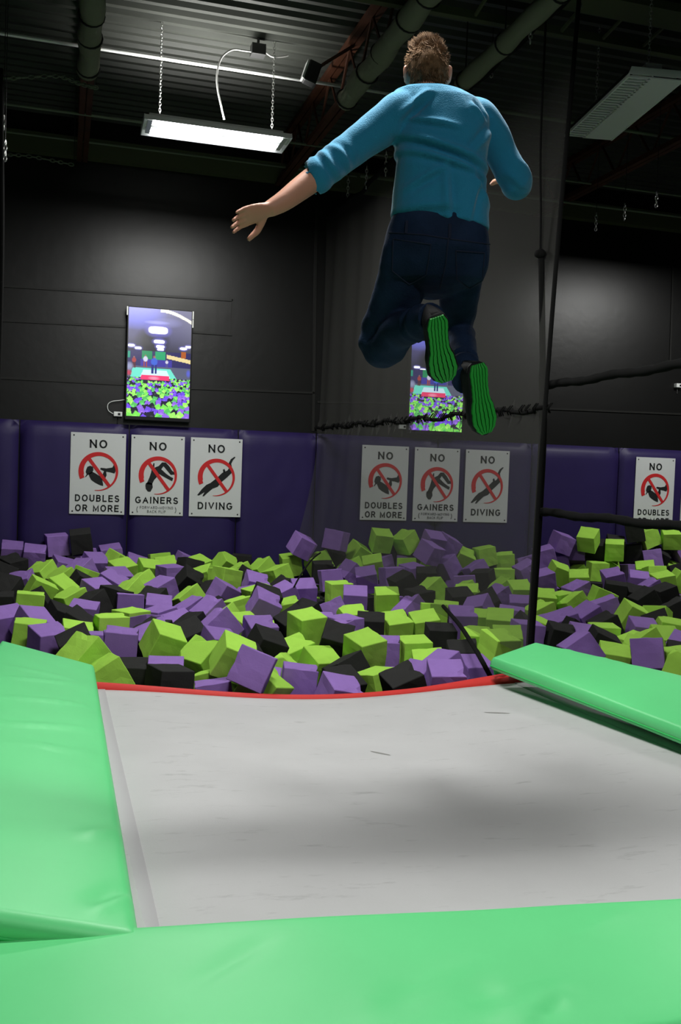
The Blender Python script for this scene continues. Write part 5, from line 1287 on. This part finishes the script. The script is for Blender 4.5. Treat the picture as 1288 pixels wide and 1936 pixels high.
# ---- hair: cap plus short tufts
bm = bmesh.new(); hb = bmesh.new(); bmesh.ops.create_uvsphere(hb, u_segments=40, v_segments=28, radius=1)
for v in hb.verts:
    x, y, z = v.co
    face = y > .45 and z < .55; low = z < -.55 + .15 * abs(x)
    k = .86 if face or low else 1.0 + .03 * noise.noise(v.co * 5)
    if abs(x) > .82 and z < .05 and y > -.35: k = .88
    v.co = HP(x * .087 * k, y * .108 * k - .002, z * .124 * k + .008)
tmp = bpy.data.meshes.new('t'); hb.to_mesh(tmp); hb.free(); bm.from_mesh(tmp); bpy.data.meshes.remove(tmp)
rr = random.Random(3)
for k in range(5200):
    a = rr.uniform(0, 2 * math.pi); z = rr.uniform(-.50, 1)
    x, y = math.cos(a) * math.sqrt(1 - z * z), math.sin(a) * math.sqrt(1 - z * z)
    if y > .4 and z < .6: continue
    if abs(x) > .8 and z < .1 and y > -.4: continue
    L = .010 + .022 * max(0, z) ** 1.5 + rr.uniform(0, .008)
    p = HP(x * .085, y * .106, z * .122 + .008)
    g = (U * x + WD * y + UPI * z).normalized()
    cl = noise.noise(Vector((x * 4, y * 4, z * 4)))
    zs = min(1, max(0, (z - .15) / .6)); fl = UPI * (1.75 * zs - 1.0) + U * (rr.uniform(-.3, .3) + 1.1 * cl) + WD * .4 * zs
    up = .30 + .35 * max(0, z)
    q1 = p + (g * up + fl * .45) * L * .5; q = p + (g * up * .8 + fl * .8) * L
    tube(bm, [p - g * .003, q1, q], [.0021, .0018, .0004], 3, cap=False)
hair = obj('hair', bm, M_hair, root, True); hair['label'] = 'short tousled brown hair'
# ---- sweater
bm = bmesh.new()
loft(bm, [ell(806, 170, 46, .066, .035), ell(809, 176, 66, .085, .025), ell(820, 193, 86, .105, .02), ell(832, 225, 92, .120, .01), ell(835, 262, 91, .128, .0), ell(834, 310, 86, .122, -.005), ell(833, 355, 88, .122, 0), ell(832, 395, 92, .128, 0, .07), ell(833, 424, 93, .130, 0, .125), ell(833, 428, 88, .122, 0, .125)], True)
limb(bm, [(pp(795, 215, .02), .075), (shL, .078), (pp(733, 232, .02), .074), (pp(700, 256, .03), .069), (elL, .064), (pp(624, 312, .01), .062), (cuffL, .062), (pp(594, 337, 0), .057)], 24)
limb(bm, [(pp(880, 222, .03), .075), (shR, .070), (pp(928, 250, .03), .066), (pp(948, 292, .04), .062), (elR, .062), (pp(975, 348, .10), .058), (pp(972, 347, .18), .052)], 24)
shirt = remesh(bm, 'sweater', M_shirt, .0062, 5, root); shirt['label'] = 'teal long sleeved sweater with pushed up sleeves'
axis = (cuffL - shL); La = axis.length; axis = axis / La
me = shirt.data; nrm = [v.normal.copy() for v in me.vertices]
def cr(p, a, b, w_, dep):
    # crease between two points, a rounded ridge beside a groove
    ab = b - a; t = max(0, min(1, (p - a).dot(ab) / ab.length_squared)); q = p - (a + ab * t)
    q -= WD * q.dot(WD); s = q.dot(ab.cross(WD).normalized())
    if abs(s) > w_ * 3: return 0
    along = p - a; 
    tt = (p - a).dot(ab) / ab.length_squared
    if tt < -.1 or tt > 1.1: return 0
    return dep * math.sin(math.pi * min(1, max(0, (tt + .1) / 1.2))) * (math.exp(-((s - w_ * .6) / w_) ** 2) - .9 * math.exp(-((s + w_ * .6) / w_) ** 2))
CR = [((748, 262), (912, 338), .016, .010), ((752, 292), (905, 352), .014, .007), ((760, 235), (842, 262), .012, .006), ((750, 240), (806, 196), .016, .009), ((905, 240), (880, 205), .012, .006), ((918, 262), (870, 320), .014, .006),
      ((742, 405), (842, 412), .02, .006), ((846, 440), (842, 330), .018, .006), ((922, 400), (880, 330), .014, .006), ((880, 440), (900, 360), .012, .005), ((760, 372), (830, 340), .014, .005)]
CR = [(pp(*a), pp(*b), w_, d_) for a, b, w_, d_ in CR]
nb = []
for v in me.vertices:
    p = v.co; d = 0
    if nrm[v.index].dot(WD) < .25:
        for c in CR: d += 2.2 * cr(p, *c)
    t = (p - shL).dot(axis) / La; perp = (p - shL - axis * t * La).length
    if t > .45 and perp < .12 and p.x < shL.x:
        e = max(0, (t - .45) / .55); d += .0075 * e ** .8 * (math.sin(t * 52 + 5.5 * noise.noise(p * 9)) * max(0, .35 + 1.1 * noise.noise(p * 7 + Vector((3, 1, 5)))) * (1 if t < .96 else .15))
    tR = (p - elR).length
    if p.x > shR.x and tR < .14: d += .005 * math.sin(p.z * 80 + p.x * 50 + 5 * noise.noise(p * 9)) * max(0, .4 + noise.noise(p * 8))
    d += .003 * noise.noise(p * 12)
    nb.append(d)
for v in me.vertices: v.co = v.co + nrm[v.index] * nb[v.index]
# ---- jeans
bm = bmesh.new()
loft(bm, [ell(831, 412, 88, .118, 0, .10), ell(829, 440, 96, .128, 0, .09), ell(824, 475, 102, .132, -.01, .04), ell(820, 505, 103, .128, .01, .0), ell(816, 532, 98, .118, .03), ell(821, 548, 52, .10, .05), ell(822, 562, 20, .07, .08)])
def mix(a, b, t): return a * (1 - t) + b * t
limb(bm, [(pp(782, 465, .0), .095), (hipL, .100), (pp(758, 540, .09), .097), (pp(737, 592, .17), .088), (knL, .080), (pp(727, 660, .20), .075), (mix(knL, ankL, .42), .070), (mix(knL, ankL, .75), .062), (mix(knL, ankL, .93), .060), (mix(knL, ankL, 1.06), .058)], 24)
limb(bm, [(pp(876, 465, .0), .085), (hipR, .086), (pp(870, 540, .12), .082), (pp(866, 585, .21), .075), (knR, .066), (pp(868, 640, .22), .064), (mix(knR, ankR, .45), .062), (mix(knR, ankR, .78), .056), (mix(knR, ankR, .95), .056), (mix(knR, ankR, 1.10), .056)], 24)
jeans = remesh(bm, 'jeans', M_jean, .0065, 5, root); jeans['label'] = 'dark blue denim jeans'
me = jeans.data; nrm = [v.normal.copy() for v in me.vertices]; dd = []
for v in me.vertices:
    p = v.co; d = .0035 * noise.noise(p * 9) + .002 * noise.noise(p * 26)
    for kn in (knL, knR):
        r_ = (p - kn).length
        if r_ < .16: d += .007 * math.exp(-(r_ / .11) ** 2) * math.sin(p.z * 75 + p.x * 30)
    for an in (ankL, ankR):
        r_ = (p - an).length
        if r_ < .14: d += .006 * math.sin(r_ * 95)
    dd.append(d)
for v in me.vertices: v.co = v.co + nrm[v.index] * dd[v.index]
bvh = BVHTree.FromObject(jeans, bpy.context.evaluated_depsgraph_get())
def drape(name, px_poly_lines, rad, m):
    bm = bmesh.new()
    for line in px_poly_lines:
        pts = []
        for (x0, y0), (x1, y1) in zip(line, line[1:]):
            n_ = max(2, int(math.hypot(x1 - x0, y1 - y0) / 6))
            for k in range(n_ + 1):
                d = ray(x0 + (x1 - x0) * k / n_, y0 + (y1 - y0) * k / n_).normalized()
                h = bvh.ray_cast(jeans.matrix_world.inverted() @ CAM if False else CAM, d)
                if h[0]: pts.append(h[0] + h[1] * .001)
        if len(pts) > 2: tube(bm, pts, rad, 5)
    if len(bm.verts): return obj(name, bm, m, root)
    bm.free()
bpy.context.view_layer.update()
drape('waistband_seam', [[(736, 440), (800, 444), (850, 452), (926, 462)]], .003, M_stitch)
drape('back_pocket', [[(744, 452), (815, 462), (806, 520), (774, 538), (742, 512), (744, 452)]], .0025, M_stitch)
drape('back_pocket', [[(862, 474), (916, 478), (912, 530), (888, 545), (864, 528), (862, 474)]], .0025, M_stitch)
drape('centre_seam', [[(848, 450), (843, 500), (832, 545)]], .003, M_stitch)
drape('belt_loop', [[(851, 424), (850, 452)]], .006, M_stitch)
drape('belt_loop', [[(770, 418), (768, 442)]], .006, M_stitch)
# ---- shoes
def shoe(M):
    def hw(y):    # half width of the sole along its length, 0..1
        pts = [(0, .012), (.03, .026), (.12, .034), (.30, .031), (.45, .032), (.62, .043), (.78, .046), (.90, .036), (.97, .020), (1, .006)]
        for (a, wa), (b, wb) in zip(pts, pts[1:]):
            if a <= y <= b: t = (y - a) / (b - a); t = t * t * (3 - 2 * t); return wa + (wb - wa) * t
        return .006
    def bend(y): return .010 * math.sin((y - .1) * 3.2)
    def hz(y): return .016 * max(0, (y - .65) / .35) ** 2 + .006 * max(0, (.1 - y) / .1)     # toe spring
    r = []
    bm = bmesh.new(); rings = []
    for k in range(31):
        y = k / 30; h = [.088, .105, .112, .108, .095, .082, .070, .062, .055, .045, .02]
        f = y * 10; i = min(9, int(f)); hh = h[i] + (h[i + 1] - h[i]) * (f - i); w_ = hw(y) * 1.22
        ring = [M @ Vector((bend(y) + w_ * math.cos(a) * (1 if math.sin(a) < .3 else .96), y * LSH, .012 + hz(y) + (hh * max(0, math.sin(a)) ** .8 if math.sin(a) > 0 else 0))) for a in [math.radians(-10 + 200 * q / 15) for q in range(16)]]
        rings.append(ring)
    loft(bm, rings); bmesh.ops.recalc_face_normals(bm, faces=bm.faces)
    up = obj('shoe', bm, M_shoe, root, True); up['label'] = 'black running shoe'
    bm = bmesh.new(); rings = []
    for k in range(31):
        y = k / 30; w_ = hw(y) * 1.22
        rings.append([M @ Vector((bend(y) + sx * w_, y * LSH, hz(y) + z)) for sx, z in ((-1, .004), (-1.04, .014), (-.95, .026), (.95, .026), (1.04, .014), (1, .004))])
    loft(bm, rings); bmesh.ops.recalc_face_normals(bm, faces=bm.faces); o = obj('midsole', bm, M_shoe, None, True); o.parent = up
    bm = bmesh.new(); n = 6
    for j in range(n):
        f0 = -1 + 2 * (j + .10) / n; f1 = -1 + 2 * (j + .86) / n; rings = []
        for k in range(29):
            y = .02 + .955 * k / 28; w_ = hw(y) * 1.13
            wob = .0008 * math.sin(k * 2.2)
            rings.append([M @ Vector((bend(y) + fx_ * w_ + wob, y * LSH, hz(y) + z)) for fx_, z in ((f0, .006), (f0 * .985, -.004), (f1 * .985, -.004), (f1, .006))])
        loft(bm, rings)
    bmesh.ops.recalc_face_normals(bm, faces=bm.faces)
    o = obj('sole', bm, M_sole, None); o.parent = up; o['label'] = 'bright green ribbed sole'
shoe(SL); shoe(SR)
